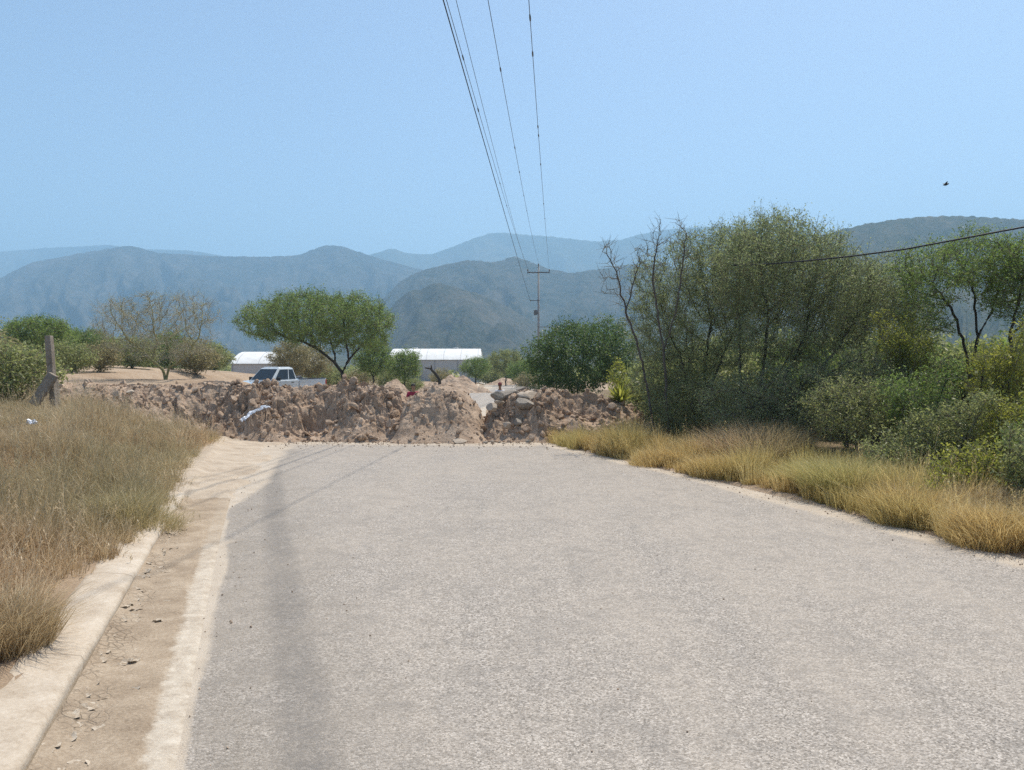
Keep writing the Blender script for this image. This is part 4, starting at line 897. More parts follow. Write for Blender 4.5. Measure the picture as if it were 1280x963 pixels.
def right_grass():
    n = 1900; y = 3.0 + rng.random(n) * 14.6; d = .06 + rng.random(n) ** 1.5 * np.interp(y, [4, 7, 10, 14], [1.5, 1.7, 2.6, 3.0])
    e = .02 + .16 * fbm(y * 1.4, y * 0 + 5, 151, 3) + np.interp(y, [3, 6.3, 6.7, 7.0, 7.3, 9, 13, 17], [.05, .05, .1, .35, .05, .05, .0, .0])
    x = xr(y) + e + d; keep = rng.random(n) < .8 + .7 * fbm(x * 1.1, y * 1.1, 161, 3); x, y, d = x[keep], y[keep], d[keep]; n = len(x)
    hg = (.14 + .40 * rng.random(n) ** 1.7) * (1 + .7 * fbm(x * .9, y * .9, 166, 3)) * (.75 + .25 * sstep(d / .4)); nb = (50 + 170 * hg).astype(int)
    bx, by, h, lean, a, k = clumps(x, y, .06 + .42 * hg * (.7 + .6 * rng.random(n)), hg, nb, rng)
    V, Q, T = blades(bx, by, h, .0042 + .0015 * (by / 8), lean * .8, rng, ang=a)
    tone = np.clip(.5 + .32 * fbm(x * .9, y * .9, 170, 3) + .2 * rng.normal(size=n), 0, 1); r = np.clip(tone[k] + .18 * rng.normal(size=len(k)), 0, 1)
    ns = 1800; i = rng.integers(0, n, ns); V3, Q3 = seedheads(x[i] + rng.normal(size=ns) * .1, y[i] + rng.normal(size=ns) * .1, hg[i] * (1.0 + .45 * rng.random(ns)), rng)
    grass_obj('golden_grass', 'golden dry grass along the right road edge', np.concatenate([V, V3]), np.concatenate([Q, Q3 + len(V)]), T, (np.concatenate([r, .5 + .5 * rng.random(len(Q3))]), r), 'grass_right')
right_grass()
for i, (px, py, rad, h, n, mat, lab) in enumerate([
    (945, 584, .75, 1.02, 8000, 'grass_left', 'tall rounded mound of reddish dry grass in front of the thicket'),
    (905, 596, .50, .50, 3200, 'grass_right', 'golden tuft left of the reddish grass mound'),
    (1060, 624, .50, .74, 5600, 'grass_green', 'tall greenish clump bulging out of the golden roadside grass'),
    (1010, 612, .45, .50, 3000, 'grass_green', 'greenish clump between the reddish mound and the tall green clump'),
    (1140, 655, .36, .52, 2400, 'grass_right', 'golden tuft left of the gap in the roadside grass'),
    (1250, 683, .38, .50, 3600, 'grass_right', 'golden tuft at the right edge beyond the gap in the grass'),
    (1120, 630, .40, .55, 2600, 'grass_green', 'greenish clump behind the golden tufts near the right edge'),
    (820, 582, .40, .40, 1800, 'grass_right', 'golden tuft midway along the roadside grass'),
    (755, 563, .40, .42, 1500, 'grass_right', 'golden tuft at the far end of the roadside grass by the heap'),
    (1215, 650, .45, .55, 2600, 'grass_left', 'brown tuft in front of the yellow green shrub'),
    (800, 556, .45, .60, 1600, 'grass_straw', 'grey brown tuft at the end of the right hand heap')]):
    x, y = gp(px, py); tuft(lab, x, y, rad, h, n, mat, 520 + i, .7, .0045 + .001 * (y / 8))

# spiky rosette
def rosette(label, base, n, L, seed):
    rg = np.random.default_rng(seed); V, Q = [], []; off = 0
    for i in range(n):
        a = rg.random() * 6.28; el = rg.uniform(.35, 1.45); d = np.array([math.cos(a) * math.cos(el), math.sin(a) * math.cos(el), math.sin(el)]); s = np.array([-math.sin(a), math.cos(a), 0]); l = L * rg.uniform(.7, 1.1)
        for t, w in ((0, .022), (.35, .034), (.7, .022), (1, .002)):
            c = d * l * t + np.array([0, 0, -.10 * l * t * t]); up = np.array([0, 0, .008 * w / .03]); V += [c - s * w, c - up, c + s * w]
        for r in range(3):
            for q in range(2): j = off + r * 3 + q; Q.append((j, j + 1, j + 4, j + 3))
        off += 12
    me = mesh_np('spiky_rosette', V, Q, mats=[M['leaf_lime']], rnd_q=rg.random(len(Q)), smooth=True); tag(link('spiky_rosette', me, None, base), label, 'plant')
p = at(776, 503, 19.0); rosette('spiky yellow green rosette plant at the top right end of the dirt barrier', p, 60, .55, 7)

# dead branch
def tube_path(pts, rads, k=8, cap=True):
    pts = np.array(pts, float); V = []; n = len(pts)
    for i in range(n):
        d = nrm(pts[min(i + 1, n - 1)] - pts[max(i - 1, 0)]); ref = np.array([0, 0, 1.]) if abs(d[2]) < .9 else np.array([1., 0, 0]); u = nrm(np.cross(d, ref)); w = np.cross(d, u)
        for j in range(k): a = j * 2 * math.pi / k; V.append(pts[i] + rads[i] * (u * math.cos(a) + w * math.sin(a)))
    Q = [(i * k + j, i * k + (j + 1) % k, (i + 1) * k + (j + 1) % k, (i + 1) * k + j) for i in range(n - 1) for j in range(k)]
    return np.array(V), np.array(Q)
Yb = 42
V, Q = tube_path([G(552, Yb) , at(549, 474, Yb), at(544, 467, Yb), at(538, 461, Yb), at(531, 460, Yb)], [.10, .09, .08, .06, .03])
V2, Q2 = tube_path([at(540, 463, Yb), at(539, 457, Yb)], [.05, .03])
o = G(552, Yb); tag(link('dead_branch', mesh_np('dead_branch', np.concatenate([V, V2]) - o, np.concatenate([Q, Q2 + len(V)]), mats=[M['bark_dark']], smooth=True), None, o), 'broken dark dead branch sticking out of the ground before the greenhouse', 'dead branch')

# ------------------------------------------------------------------ generic mesh parts
def bm_obj(name, bm, mat, parent=None, bevel=0, seg=2, smooth=False, loc=(0, 0, 0)):
    me = bpy.data.meshes.new(name); bmesh.ops.recalc_face_normals(bm, faces=bm.faces); bm.to_mesh(me); bm.free(); me.materials.append(mat)
    if smooth: me.polygons.foreach_set('use_smooth', np.full(len(me.polygons), True))
    o = link(name, me, parent, loc)
    if bevel:
        md = o.modifiers.new('bevel', 'BEVEL'); md.width = bevel; md.segments = seg; md.limit_method = 'ANGLE'
    return o
def add_box(bm, c, s, rot=None):
    g = bmesh.ops.create_cube(bm, size=1)['verts']
    for v in g:
        v.co = Vector((v.co.x * s[0], v.co.y * s[1], v.co.z * s[2]))
        if rot is not None: v.co = rot @ v.co
        v.co += Vector(c)
    return g
def add_hex(bm, bottom, top):        # prism between two quads
    b = [bm.verts.new(p) for p in bottom]; t = [bm.verts.new(p) for p in top]; n = len(b)
    bm.faces.new(b[::-1]); bm.faces.new(t)
    for i in range(n): bm.faces.new((b[i], b[(i + 1) % n], t[(i + 1) % n], t[i]))
def add_cyl(bm, a, b, r, k=16, r2=None):
    a, b = Vector(a), Vector(b); d = b - a; q = d.to_track_quat('Z', 'Y').to_matrix().to_4x4(); q.translation = (a + b) / 2
    bmesh.ops.create_cone(bm, cap_ends=True, segments=k, radius1=r, radius2=r if r2 is None else r2, depth=d.length, matrix=q)

# ------------------------------------------------------------------ fence post
M['post'] = soil_mat('weathered_post', (.18, .145, .11), (.30, .25, .20), (.42, .365, .30), 3, .5)
def fence_post():
    Y = 16.0; base = at(69, 506, Y); base[2] = float(ground(base[0], Y)) - .1; root = empty('fence_post', base)
    tag(root, 'leaning weathered concrete fence post with a slanting brace at the left', 'fence post')
    def beam(name, a, b, w, d):
        a, b = Vector(a - base), Vector(b - base); bm = bmesh.new(); dr = (b - a).normalized(); s = Vector((0, 1, 0)).cross(dr).normalized(); f = s.cross(dr); n = 8; vs = []
        for i in range(n + 1):
            c = a.lerp(b, i / n); k = 1 + .06 * math.sin(i * 2.1)
            vs.append([bm.verts.new(c + s * x * w / 2 * k + f * y * d / 2) for x, y in ((-1, -1), (1, -1), (1, 1), (-1, 1))])
        for i in range(n):
            for j in range(4): bm.faces.new((vs[i][j], vs[i][(j + 1) % 4], vs[i + 1][(j + 1) % 4], vs[i + 1][j]))
        bm.faces.new(vs[0]); bm.faces.new(vs[-1])
        o = bm_obj(name, bm, M['post'], root, .012); a_ = o.data.attributes.new('rnd', 'FLOAT', 'FACE'); a_.data.foreach_set('value', np.full(len(o.data.polygons), .5, np.float32)); return o
    rot = at(61, 420, Y)
    beam('post', np.array(base), rot, .125, .125)
    beam('brace', at(42, 506, Y - .25), at(67, 468, Y - .14), .19, .12)
    beam('stake', at(72, 507, Y + .2), at(69, 474, Y + .16), .10, .08)
    for zz in (445, 462):
        p0 = at(62 + (zz - 420) * .08, zz, Y + .09) - base; p1 = at(-120, zz + 8, 15.4) - base
        pts = [p0 + (p1 - p0) * t + np.array([0, 0, -.12 * 4 * t * (1 - t)]) for t in np.linspace(0, 1, 12)]
        V, Q = tube_path(pts, [.0025] * 12, 4); link('barbed_wire', mesh_np('barbed_wire', V, Q, mats=[plain('rusty_wire', (.12, .10, .09), .7)]), root)
fence_post()

# ------------------------------------------------------------------ utility pole and lines
M['steel_dark'] = plain('galvanised_steel', (.12, .12, .125), .6)
M['concrete_pole'] = plain('concrete_pole', (.30, .295, .285), .85)
M['cable'] = plain('cable_black', (.03, .03, .033), .6)
M['conductor'] = plain('conductor', (.075, .078, .085), .5)
M['ceramic'] = plain('ceramic_insulator', (.10, .07, .055), .3)
YP = 92.0
def utility_pole():
    base = G(673, YP); top = at(672.5, 333, YP); root = empty('utility_pole', base); tag(root, 'tall slim utility pole with one wide crossarm beyond the bend', 'utility pole')
    h = top[2] - base[2]; bm = bmesh.new(); add_cyl(bm, (0, 0, 0), (0, 0, h), .17, 14, .10); bm_obj('pole', bm, M['concrete_pole'], root, smooth=True)
    za = at(672, 341, YP)[2] - base[2]; bm = bmesh.new(); add_box(bm, (0, -.16, za), (2.7, .12, .13)); bm_obj('crossarm', bm, M['steel_dark'], root, .01)
    for x, z in ((-1.28, za), (1.28, za), (0, h - .05)):
        bm = bmesh.new(); add_cyl(bm, (x, -.16 if x else 0, z + .06), (x, -.16 if x else 0, z + .18), .03, 8)
        for q in range(3): add_cyl(bm, (x, -.16 if x else 0, z + .17 + q * .07), (x, -.16 if x else 0, z + .22 + q * .07), .10, 12, .06)
        bm_obj('insulator', bm, M['ceramic'], root)
    z2 = at(672, 376, YP)[2] - base[2]; bm = bmesh.new(); add_box(bm, (-.45, -.15, z2), (1.2, .08, .08)); bm_obj('bracket', bm, M['steel_dark'], root)
    z3 = at(672, 391, YP)[2] - base[2]; bm = bmesh.new(); add_cyl(bm, (-.36, -.1, z3 - .3), (-.36, -.1, z3 + .3), .2, 14); add_box(bm, (-.2, -.05, z3), (.2, .1, .3)); bm_obj('transformer', bm, M['steel_dark'], root, .02)
    z4 = at(672, 409, YP)[2] - base[2]; bm = bmesh.new(); add_box(bm, (.9, -.14, z4), (2.0, .07, .07)); bm_obj('lower_arm', bm, M['steel_dark'], root)
    return base, h, za, z2
pb, ph, za, z2 = utility_pole()
def wire(label, top_px, end, zA, r, blobs=(), mat='conductor'):
    d = ray(top_px, 0); A = d * ((zA - CAM_H) / d[2]); A[2] += CAM_H; Bp = np.array(end, float)
    sl = (Bp - A) / (Bp[1] - A[1]); y0 = -16.0; ys_ = np.concatenate([np.linspace(y0, 40, 50), np.linspace(42, Bp[1], 30)])
    # parabola through the near end, the spot over the road and the far pole
    zs = np.polyfit([y0, A[1], Bp[1]], [zA + .55, A[2], Bp[2]], 2); pts = np.stack([A[0] + (ys_ - A[1]) * sl[0], ys_, np.polyval(zs, ys_)], -1)
    V, Q = tube_path(pts, [r] * len(pts), 6); o0 = pts[0]; o = link('power_line', mesh_np('power_line', V - o0, Q, mats=[M[mat]], smooth=True), None, o0)
    tag(o, label, 'power line', 'power lines overhead')
    for py in blobs:                        # splices and dampers along the span, part of the line
        proj = [(abs(HOR - (p[2] - CAM_H) / max(p[1], 1) * F_PX - py), i) for i, p in enumerate(pts) if p[1] > 8]; y = pts[min(proj)[1]][1]
        f = lambda yy: np.array([A[0] + (yy - A[1]) * sl[0], yy, np.polyval(zs, yy)])
        ys2 = np.linspace(y - .25, y + .25, 6); V, Q = tube_path([f(q) - o0 for q in ys2], [r * .7, r * 2.2, r * 2.6, r * 2.6, r * 2.2, r * .7], 8); link('splice', mesh_np('splice', V, Q, mats=[M[mat]], smooth=True), o)
L_ = lambda x, z: pb + np.array([x, -.16, z])
wire('thickest and leftmost of the power lines, ending low on the utility pole', 554, L_(-1.0, z2), 9.0, .014, (), 'cable')
wire('second power line from the left with small dark splices', 558, L_(-1.12, za + .2), 9.9, .0085, (76, 137, 147, 230, 262))
wire('thin power line running to the left end of the crossarm', 570, L_(-1.28, za + .36), 10.0, .0075)
wire('power line running to the top of the utility pole', 610, L_(0, ph + .3), 10.4, .009, (97, 191, 220, 249, 266))
wire('rightmost power line running to the right end of the crossarm', 661, L_(1.28, za + .36), 10.0, .009, (33, 70, 158, 171, 206, 258, 273))
pts = [at(px, py, Y) for px, py, Y in ((1460, 244, 10.2), (1370, 264, 10.6), (1280, 284, 11), (1200, 299, 11.5), (1130, 312, 12), (1060, 321, 12.6), (1000, 327, 13.2), (950, 331, 14), (915, 332, 14.8))]
V, Q = tube_path(pts, [.014] * len(pts), 6); tag(link('cable', mesh_np('cable', V - pts[0], Q, mats=[M['cable']], smooth=True), None, pts[0]), 'single black cable slanting down over the right hand trees', 'cable')
# bird
def bird():
    p = at(1182, 231, 30); root = empty('bird', p); tag(root, 'small dark bird in the sky above the right hand trees', 'bird'); V, Q = tube_path([(-.10, 0, -.02), (-.06, 0, -.01), (0, 0, 0), (.06, 0, .015), (.10, 0, .035), (.13, 0, .035)], [.008, .03, .045, .035, .03, .006], 8)
    W = np.array([(-.04, 0, .03), (.04, 0, .03), (.0, .16, .09), (-.05, .14, .08), (-.04, 0, .022), (.04, 0, .022), (0, .16, .085), (-.05, .14, .075)]); F_ = np.array([(0, 1, 2, 3), (7, 6, 5, 4)]); W2 = W * np.array([1, -1, 1])
    link('body', mesh_np('body', V, Q, mats=[M['cable']], smooth=True), root)
    for w in (W, W2): link('wing', mesh_np('wing', w, F_, mats=[M['cable']]), root)
bird()

# ------------------------------------------------------------------ greenhouses
def film_mat():
    m, nt, out = new_mat('white_film'); b = NB(nt); sp = b.n('ShaderNodeSeparateXYZ'); b.l(b.obj(), sp.inputs[0])
    rib = b.math('ABSOLUTE', b.math('SUBTRACT', b.math('FRACT', b.math('MULTIPLY', sp.outputs[0], .4)), .5)); f = b.ramp(rib, [(.0, 1), (.035, 0)])
    st = b.noise(.8, 5, .7, b.obj()); c = b.mix(b.ramp(st, [(.35, 0), (.7, 1)]), (.80, .80, .78), (.66, .65, .62)); c = b.mix(f, c, (.45, .45, .45))
    b.l(b.bsdf(c, .45, None, .3), out.inputs[0]); return m
M['film'] = film_mat()
M['net'] = plain('grey_mesh_wall', (.50, .48, .46), .8, .1, 0, .10, 1.5)
M['gpost'] = plain('greenhouse_steel', (.35, .35, .36), .5)
def greenhouse(label, px0, px1, top, eave, Y, depth, vents, ang=0):
    k = Y / F_PX; a = at(px0, eave, Y); b_ = at(px1, eave, Y); L = b_[0] - a[0]; g = float(min(ground(a[0], Y), ground(b_[0], Y))) - .2; he = a[2] - g; ht = at(px0, top, Y)[2] - g
    root = empty('greenhouse', ((a[0] + b_[0]) / 2, Y, g), ang); tag(root, label, 'greenhouse', 'white greenhouses in the valley')
    bm = bmesh.new(); add_box(bm, (0, depth / 2, he / 2), (L, depth, he)); bm_obj('wall', bm, M['net'], root)
    V = []; n = 14; wid = depth / 2                      # long arched roof over the front span, ridge parallel to the front
    for x in (-L / 2 - .15, L / 2 + .15):
        for i in range(n + 1):
            t = i / n; y = -.15 + t * depth; z = he + .02 + (ht - he) * (math.sin(math.pi * t) ** .75); V.append((x * (1 - .045 * math.sin(math.pi * t)), y, z))
    Q = [(i, i + 1, n + 2 + i, n + 1 + i) for i in range(n)]; V = np.array(V); V2 = V - np.array([0, 0, .06]); Q = np.array(Q)
    end = [(i, i + n + 1) for i in range(n + 1)]
    me = mesh_np('roof', np.concatenate([V, V2]), np.concatenate([Q, Q[:, ::-1] + len(V)]), mats=[M['film']], smooth=True); link('roof', me, root)
    for s in (0, 1):                                      # gable ends
        bm = bmesh.new(); ring = [bm.verts.new(V[s * (n + 1) + i] * np.array([.985, 1, 1]) - np.array([0, 0, .03])) for i in range(n + 1)]; bm.faces.new(ring); bm_obj('gable', bm, M['film'], root)
    for i in range(int(L / 3) + 1):
        x = -L / 2 + i * L / max(1, int(L / 3)); bm = bmesh.new(); add_cyl(bm, (x, -.08, 0), (x, -.08, he), .05, 8); bm_obj('post', bm, M['gpost'], root)
    for px in vents:
        x = (px - CX) / F_PX * (Y + depth / 2) - (a[0] + b_[0]) / 2; bm = bmesh.new(); add_box(bm, (x, depth / 2, ht + .12), (.7, 1.0, .12)); add_box(bm, (x, depth / 2, ht + .02), (.3, .4, .2)); bm_obj('roof_vent', bm, M['film'], root, .03)
    return root
greenhouse('long white greenhouse with two roof vents right of the small acacias', 486, 601, 436, 450, 112, 9, (519, 570))
greenhouse('white greenhouse mostly hidden behind the pickup truck and umbrella acacia', 290, 384, 440, 455, 88, 8, ())

# ------------------------------------------------------------------ pickup truck
def pickup():
    m, nt, out = new_mat('white_car_paint'); b = NB(nt); bs = b.n('ShaderNodeBsdfPrincipled'); bs.inputs['Base Color'].default_value = (.72, .74, .76, 1); bs.inputs['Roughness'].default_value = .25; bs.inputs['Coat Weight'].default_value = .6
    dn = b.noise(5, 4, .6, b.obj()); b.l(b.ramp(dn, [(.3, (.50, .56, .62)), (.7, (.62, .68, .75))]), bs.inputs['Base Color']); b.l(bs.outputs[0], out.inputs[0]); paint = m
    m, nt, out = new_mat('car_glass'); b = NB(nt); bs = b.n('ShaderNodeBsdfPrincipled'); bs.inputs['Base Color'].default_value = (.012, .016, .02, 1); bs.inputs['Roughness'].default_value = .06; bs.inputs['Specular IOR Level'].default_value = .6; b.l(bs.outputs[0], out.inputs[0]); glass = m
    dark = plain('black_trim', (.02, .02, .022), .5); rub = plain('tyre_rubber', (.03, .03, .03), .9); chrome = plain('alloy', (.6, .6, .62), .3, .5, .9); red = plain('red_lens', (.45, .03, .02), .2); amber = plain('lamp_glass', (.7, .7, .68), .1, .6)
    Yt = 43.0; c = at(348, 480, Yt); gz = float(ground(c[0], Yt)); root = empty('pickup_truck', (c[0], Yt, gz), R(-90 - 29))     # local +X points to the front
    tag(root, 'white pickup truck parked behind the widest dirt heap with only cab and bed showing', 'pickup truck')
    W = .95
    prof = [(2.65, .45), (2.72, .62), (2.70, .92), (2.58, 1.02), (2.2, 1.07), (1.35, 1.13), (1.2, 1.14), (-.55, 1.16), (-.62, 1.10), (-.62, .40)]
    bm = bmesh.new(); 
    add_hex(bm, [(x, -W, z) for x, z in prof], [(x, W, z) for x, z in prof]); bm_obj('body', bm, paint, root, .05, 3)
    bm = bmesh.new()
    for s in (-1, 1): add_box(bm, (-1.72, s * (W - .05), .80), (2.1, .09, .72))
    add_box(bm, (-1.72, 0, .52), (2.06, 1.72, .10)); add_box(bm, (-.70, 0, .80), (.06, 1.72, .70)); bm_obj('bed', bm, paint, root, .025)
    bm = bmesh.new(); 
    for s in (-1, 1): add_box(bm, (-1.72, s * (W - .05), 1.185), (2.1, .11, .05))
    bm_obj('bed_rail', bm, dark, root, .01)
    bm = bmesh.new(); add_box(bm, (-2.80, 0, .80), (.08, 1.86, .72)); bm_obj('tailgate', bm, paint, root, .03)
    bt = [(1.30, -.88, 1.12), (1.30, .88, 1.12), (-.58, .88, 1.14), (-.58, -.88, 1.14)]; tp = [(.62, -.70, 1.80), (.62, .70, 1.80), (-.42, .70, 1.82), (-.42, -.70, 1.82)]
    bm = bmesh.new(); add_hex(bm, bt, tp); bm_obj('cab', bm, paint, root, .07, 3)
    bm = bmesh.new(); add_hex(bm, [(.56, -.62, 1.805), (.56, .62, 1.805), (-.38, .62, 1.815), (-.38, -.62, 1.815)], [(.48, -.55, 1.86), (.48, .55, 1.86), (-.32, .55, 1.86), (-.32, -.55, 1.86)]); bm_obj('roof', bm, paint, root, .03)
    def pane(name, quad, uv):                              # thin pane lying on a face of the cab
        q = [Vector(p) for p in quad]; n = (q[1] - q[0]).cross(q[3] - q[0]).normalized(); cen = sum(q, Vector()) / 4
        if n.dot(cen - Vector((.3, 0, 1.3))) < 0: n = -n
        def P_(u, v): return q[0].lerp(q[1], u).lerp(q[3].lerp(q[2], u), v)
        (u0, u1, v0, v1) = uv; ps = [P_(u0, v0), P_(u1, v0), P_(u1, v1), P_(u0, v1)]; bm = bmesh.new(); add_hex(bm, [p - n * .01 for p in ps], [p + n * .012 for p in ps]); return bm_obj(name, bm, glass, root, .004)
    pane('windshield', [bt[0], bt[1], tp[1], tp[0]], (.06, .94, .08, .92)); pane('rear_window', [bt[2], bt[3], tp[3], tp[2]], (.1, .9, .15, .88))
    for s in (0, 1):
        q = [bt[1], bt[2], tp[2], tp[1]] if s else [bt[0], bt[3], tp[3], tp[0]]
        pane('side_window', q, (.10, .62, .08, .88)); pane('quarter_window', q, (.67, .93, .08, .86))
    for s in (-1, 1):
        bm = bmesh.new(); add_box(bm, (1.0, s * 1.05, 1.22), (.12, .22, .19)); add_box(bm, (1.0, s * .93, 1.17), (.05, .12, .05)); bm_obj('wing_mirror', bm, dark, root, .03)
        bm = bmesh.new(); add_box(bm, (.33, s * (W + .004), .80), (1.25, .012, .60)); d = bm_obj('door', bm, paint, root, .006); bm = bmesh.new(); add_box(bm, (-.12, s * (W + .03), 1.0), (.18, .03, .035)); bm_obj('handle', bm, dark, d, .008)
        bm = bmesh.new(); add_box(bm, (2.66, s * .72, .84), (.12, .36, .18)); bm_obj('headlight', bm, amber, root, .03)
        bm = bmesh.new(); add_box(bm, (-2.80, s * .90, .92), (.10, .10, .34)); bm_obj('tail_light', bm, red, root, .015)
        for x in (1.72, -1.75):
            bm = bmesh.new(); add_cyl(bm, (x, s * .76, .38), (x, s * .985, .38), .38, 28); w_ = bm_obj('wheel', bm, rub, root, .03); bm = bmesh.new(); add_cyl(bm, (x, s * .96, .38), (x, s * 1.0, .38), .22, 20); bm_obj('rim', bm, chrome, w_, .01)
    bm = bmesh.new(); add_box(bm, (2.71, 0, .80), (.06, 1.0, .26)); bm_obj('grille', bm, dark, root, .02)
    bm = bmesh.new(); add_box(bm, (2.76, 0, .52), (.16, 1.88, .20)); bm_obj('front_bumper', bm, chrome, root, .04); bm = bmesh.new(); add_box(bm, (-2.90, 0, .50), (.14, 1.8, .16)); bm_obj('rear_bumper', bm, chrome, root, .03)
pickup()

# ------------------------------------------------------------------ people sitting behind the barrier
def skin_mesh(name, pts, edges, rad, mat, root_i=0, sub=2, parent=None):
    me = bpy.data.meshes.new(name); me.from_pydata([tuple(p) for p in pts], edges, []); o = bpy.data.objects.new(name, me); COL.objects.link(o)
    sk = o.modifiers.new('skin', 'SKIN'); sk.use_smooth_shade = True; ss = o.modifiers.new('sub', 'SUBSURF'); ss.levels = ss.render_levels = sub
    for i, r in enumerate(rad): d = me.skin_vertices[0].data[i]; d.radius = (r, r) if not isinstance(r, tuple) else r; d.use_root = (i == root_i)
    dg = bpy.context.evaluated_depsgraph_get(); m2 = bpy.data.meshes.new_from_object(o.evaluated_get(dg)); bpy.data.objects.remove(o); bpy.data.meshes.remove(me); m2.name = name
    m2.materials.clear(); m2.materials.append(mat); m2.polygons.foreach_set('use_smooth', np.full(len(m2.polygons), True)); return link(name, m2, parent)
def person(label, x, y, rz, shirt, hat, seed, S=.14):
    skin = plain('skin_tone', (.33, .19, .12), .6); cloth = plain('shirt_cloth', shirt, .9); trou = plain('trouser_cloth', (.05, .06, .10), .9); hair = plain('dark_hair', (.02, .016, .014), .7); capm = plain('cap_cloth', hat or (.02, .02, .02), .85)
    gz = float(base_z(np.array(x), np.array(y))); root = empty('person', (x, y, gz), rz); tag(root, label, 'person', 'people sitting behind the barrier')
    kz, ky, fy = S + .36, -.36, -.52      # knees drawn up in front
    J = [(0, .04, S + .08), (0, .05, S + .28), (0, .03, S + .48), (0, .0, S + .60), (0, -.03, S + .70), (0, -.045, S + .80), (0, -.03, S + .86)]; rd = [(.15, .11), (.14, .10), (.16, .10), .055, (.07, .08), (.075, .09), (.045, .055)]
    ed = [(i, i + 1) for i in range(6)]
    for s in (-1, 1):
        n = len(J); J += [(s * .18, .02, S + .52), (s * .25, .0, S + .28), (s * .20, -.20, S + .38), (s * .15, -.30, S + .43)]; rd += [.055, .043, .034, .028]; ed += [(2, n), (n, n + 1), (n + 1, n + 2), (n + 2, n + 3)]
        for q in range(5):
            m = len(J); a = (q - 2) * .016; J += [(s * (.14 - a), -.345, S + .445), (s * (.135 - a * 1.3), -.385 + abs(q - 2) * .008, S + .435)]; rd += [.009, .008]; ed += [(n + 3, m), (m, m + 1)]
        n = len(J); J += [(s * .10, .0, S + .04), (s * .14, ky, kz), (s * .14, fy, .09), (s * .14, fy - .15, .04)]; rd += [.09, .065, .045, .04]; ed += [(0, n), (n, n + 1), (n + 1, n + 2), (n + 2, n + 3)]
    body = skin_mesh('body', J, ed, rd, skin, 0, 2, root)
    V, T = ICO[2]
    for nm, c, s_, mt in (('nose', (0, -.135, S + .765), (.014, .018, .02), skin),):
        link(nm, mesh_np(nm, V * np.array(s_) + np.array(c), tris=T, mats=[mt], smooth=True), root)
    for s in (-1, 1): link('eye', mesh_np('eye', V * .011 + np.array((s * .032, -.118, S + .79)), tris=T, mats=[hair], smooth=True), root); link('ear', mesh_np('ear', V * np.array((.012, .02, .03)) + np.array((s * .078, -.03, S + .78)), tris=T, mats=[skin], smooth=True), root)
    link('mouth', mesh_np('mouth', V * np.array((.022, .008, .006)) + np.array((0, -.122, S + .725)), tris=T, mats=[plain('lips', (.25, .09, .07), .6)], smooth=True), root)
    J2 = [(0, .04, S + .06), (0, .05, S + .28), (0, .03, S + .48), (0, .01, S + .575)]; r2 = [(.172, .135), (.165, .125), (.18, .12), .075]; e2 = [(0, 1), (1, 2), (2, 3)]
    for s in (-1, 1): n = len(J2); J2 += [(s * .185, .02, S + .52), (s * .245, .0, S + .31)]; r2 += [.072, .062]; e2 += [(2, n), (n, n + 1)]
    skin_mesh('shirt', J2, e2, r2, cloth, 0, 2, root)
    J3 = [(0, .04, S + .08)]; r3 = [(.16, .12)]; e3 = []
    for s in (-1, 1): n = len(J3); J3 += [(s * .10, .0, S + .04), (s * .14, ky, kz), (s * .14, fy, .13)]; r3 += [.105, .08, .062]; e3 += [(0, n), (n, n + 1), (n + 1, n + 2)]
    skin_mesh('trousers', J3, e3, r3, trou, 0, 2, root)
    V4, T4 = ICO[4]; m = (V4[:, 2] > .05) | (V4[:, 1] > .25); keep = m[T4].all(1)
    link('hair', mesh_np('hair', V4 * np.array((.092, .108, .105)) + np.array((0, -.025, S + .805)), tris=T4[keep], mats=[hair], smooth=True), root)
    if hat:
        m = V4[:, 2] > .02; keep = m[T4].all(1); link('cap', mesh_np('cap', V4 * np.array((.104, .118, .115)) + np.array((0, -.03, S + .825)), tris=T4[keep], mats=[capm], smooth=True), root)
        bm = bmesh.new(); add_box(bm, (0, -.17, S + .835), (.15, .12, .012)); bm_obj('cap_peak', bm, capm, root, .01, 2)
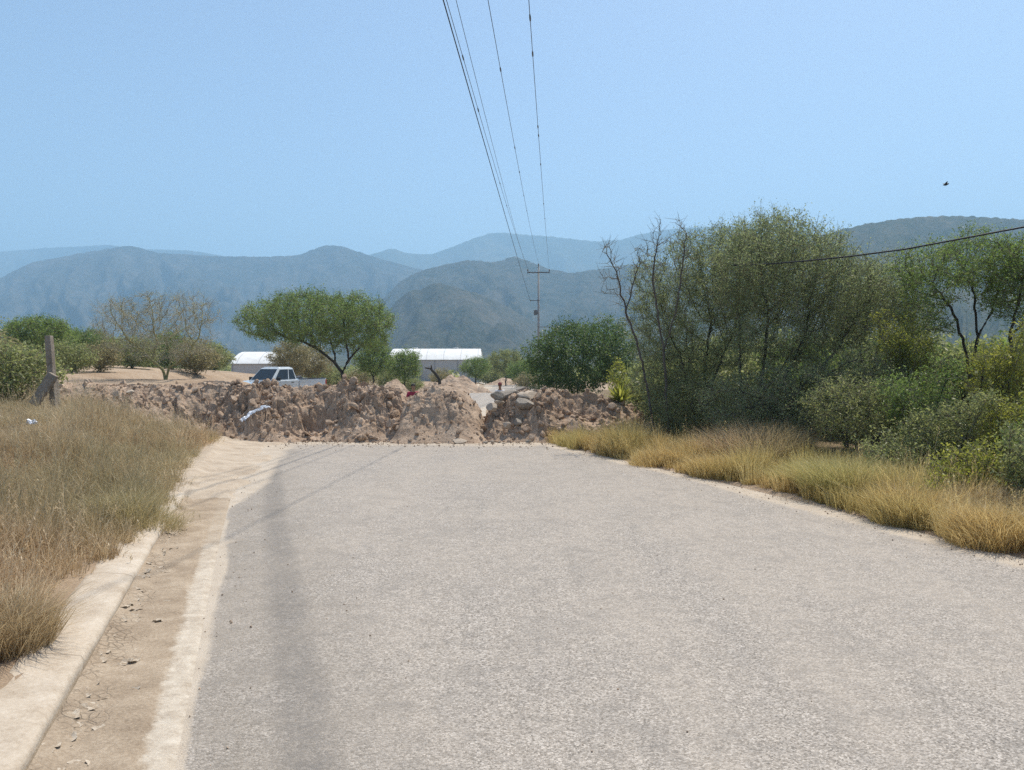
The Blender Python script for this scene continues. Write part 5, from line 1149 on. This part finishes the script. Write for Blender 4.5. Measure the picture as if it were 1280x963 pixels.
    seat = rock('boulder', 'low stone seat under the person in ' + ('the white shirt' if hat else 'the red shirt'), (x, y + .05, gz + S * .35), (.5, .42, S * 1.2), seed, 'rock', group='stones used as seats'); 
person('person in a dark red shirt with dark hair sitting behind the dirt barrier', at(516.5, 484, 30)[0], 30.0, .3, (.34, .03, .06), None, 601, .22)
person('person in a white shirt and dark red cap sitting beyond the grey boulders', at(625, 484, 36)[0], 36.0, -.1, (.75, .74, .74), (.17, .03, .03), 602, .12)

# ------------------------------------------------------------------ litter
def sheet(name, label, path, widths, mat, seed, cat):
    rg = np.random.default_rng(seed); P = np.array(path, float); n = len(P); m = 7; V = []
    for i in range(n):
        d = nrm(P[min(i + 1, n - 1)] - P[max(i - 1, 0)]); s = nrm(np.cross(d, np.array([0, -.6, .8])))
        for j in range(m): V.append(P[i] + s * widths[i] * (j / (m - 1) - .5) + rg.normal(size=3) * .014)
    V = np.array(V); Q = grid_faces(n, m); o = P[0]; V2 = V + np.array([0, -.003, .004])
    me = mesh_np(name, np.concatenate([V, V2]) - o, np.concatenate([Q, Q[:, ::-1] + len(V)]), mats=[mat], smooth=False); tag(link(name, me, None, o), label, cat)
M['plastic'] = plain('white_plastic', (.74, .76, .80), .4, .4, 0, .1, 20)
pth = [(305, 527, 17.35), (310, 523, 17.42), (315, 519, 17.5), (320, 516, 17.56), (327, 513, 17.62), (333, 510, 17.68), (340, 511, 17.74)]
hp = [at(a, c, d) + np.array([0, -.12, .04]) for a, c, d in pth]
pts = [hp[0] + (hp[0] - hp[1]) * .2] + [hp[i] + (hp[i + 1] - hp[i]) * t for i in range(len(hp) - 1) for t in (0, .33, .66)] + [hp[-1]]
sheet('plastic_strip', 'torn strip of white plastic lying on the widest dirt heap', pts, np.interp(np.arange(len(pts)), [0, 6, 12, 19], [.10, .12, .06, .04]), M['plastic'], 5, 'plastic strip')
x, y = -7.35, 11.6; z = float(ground(x, y)) + .34
sheet('plastic_bag', 'scrap of white plastic caught in the dry grass at the far left', [(x + i * .025, y + .01 * i, z + .02 * math.sin(i * 2)) for i in range(6)], [.04, .07, .09, .08, .06, .03], M['plastic'], 6, 'plastic scrap')
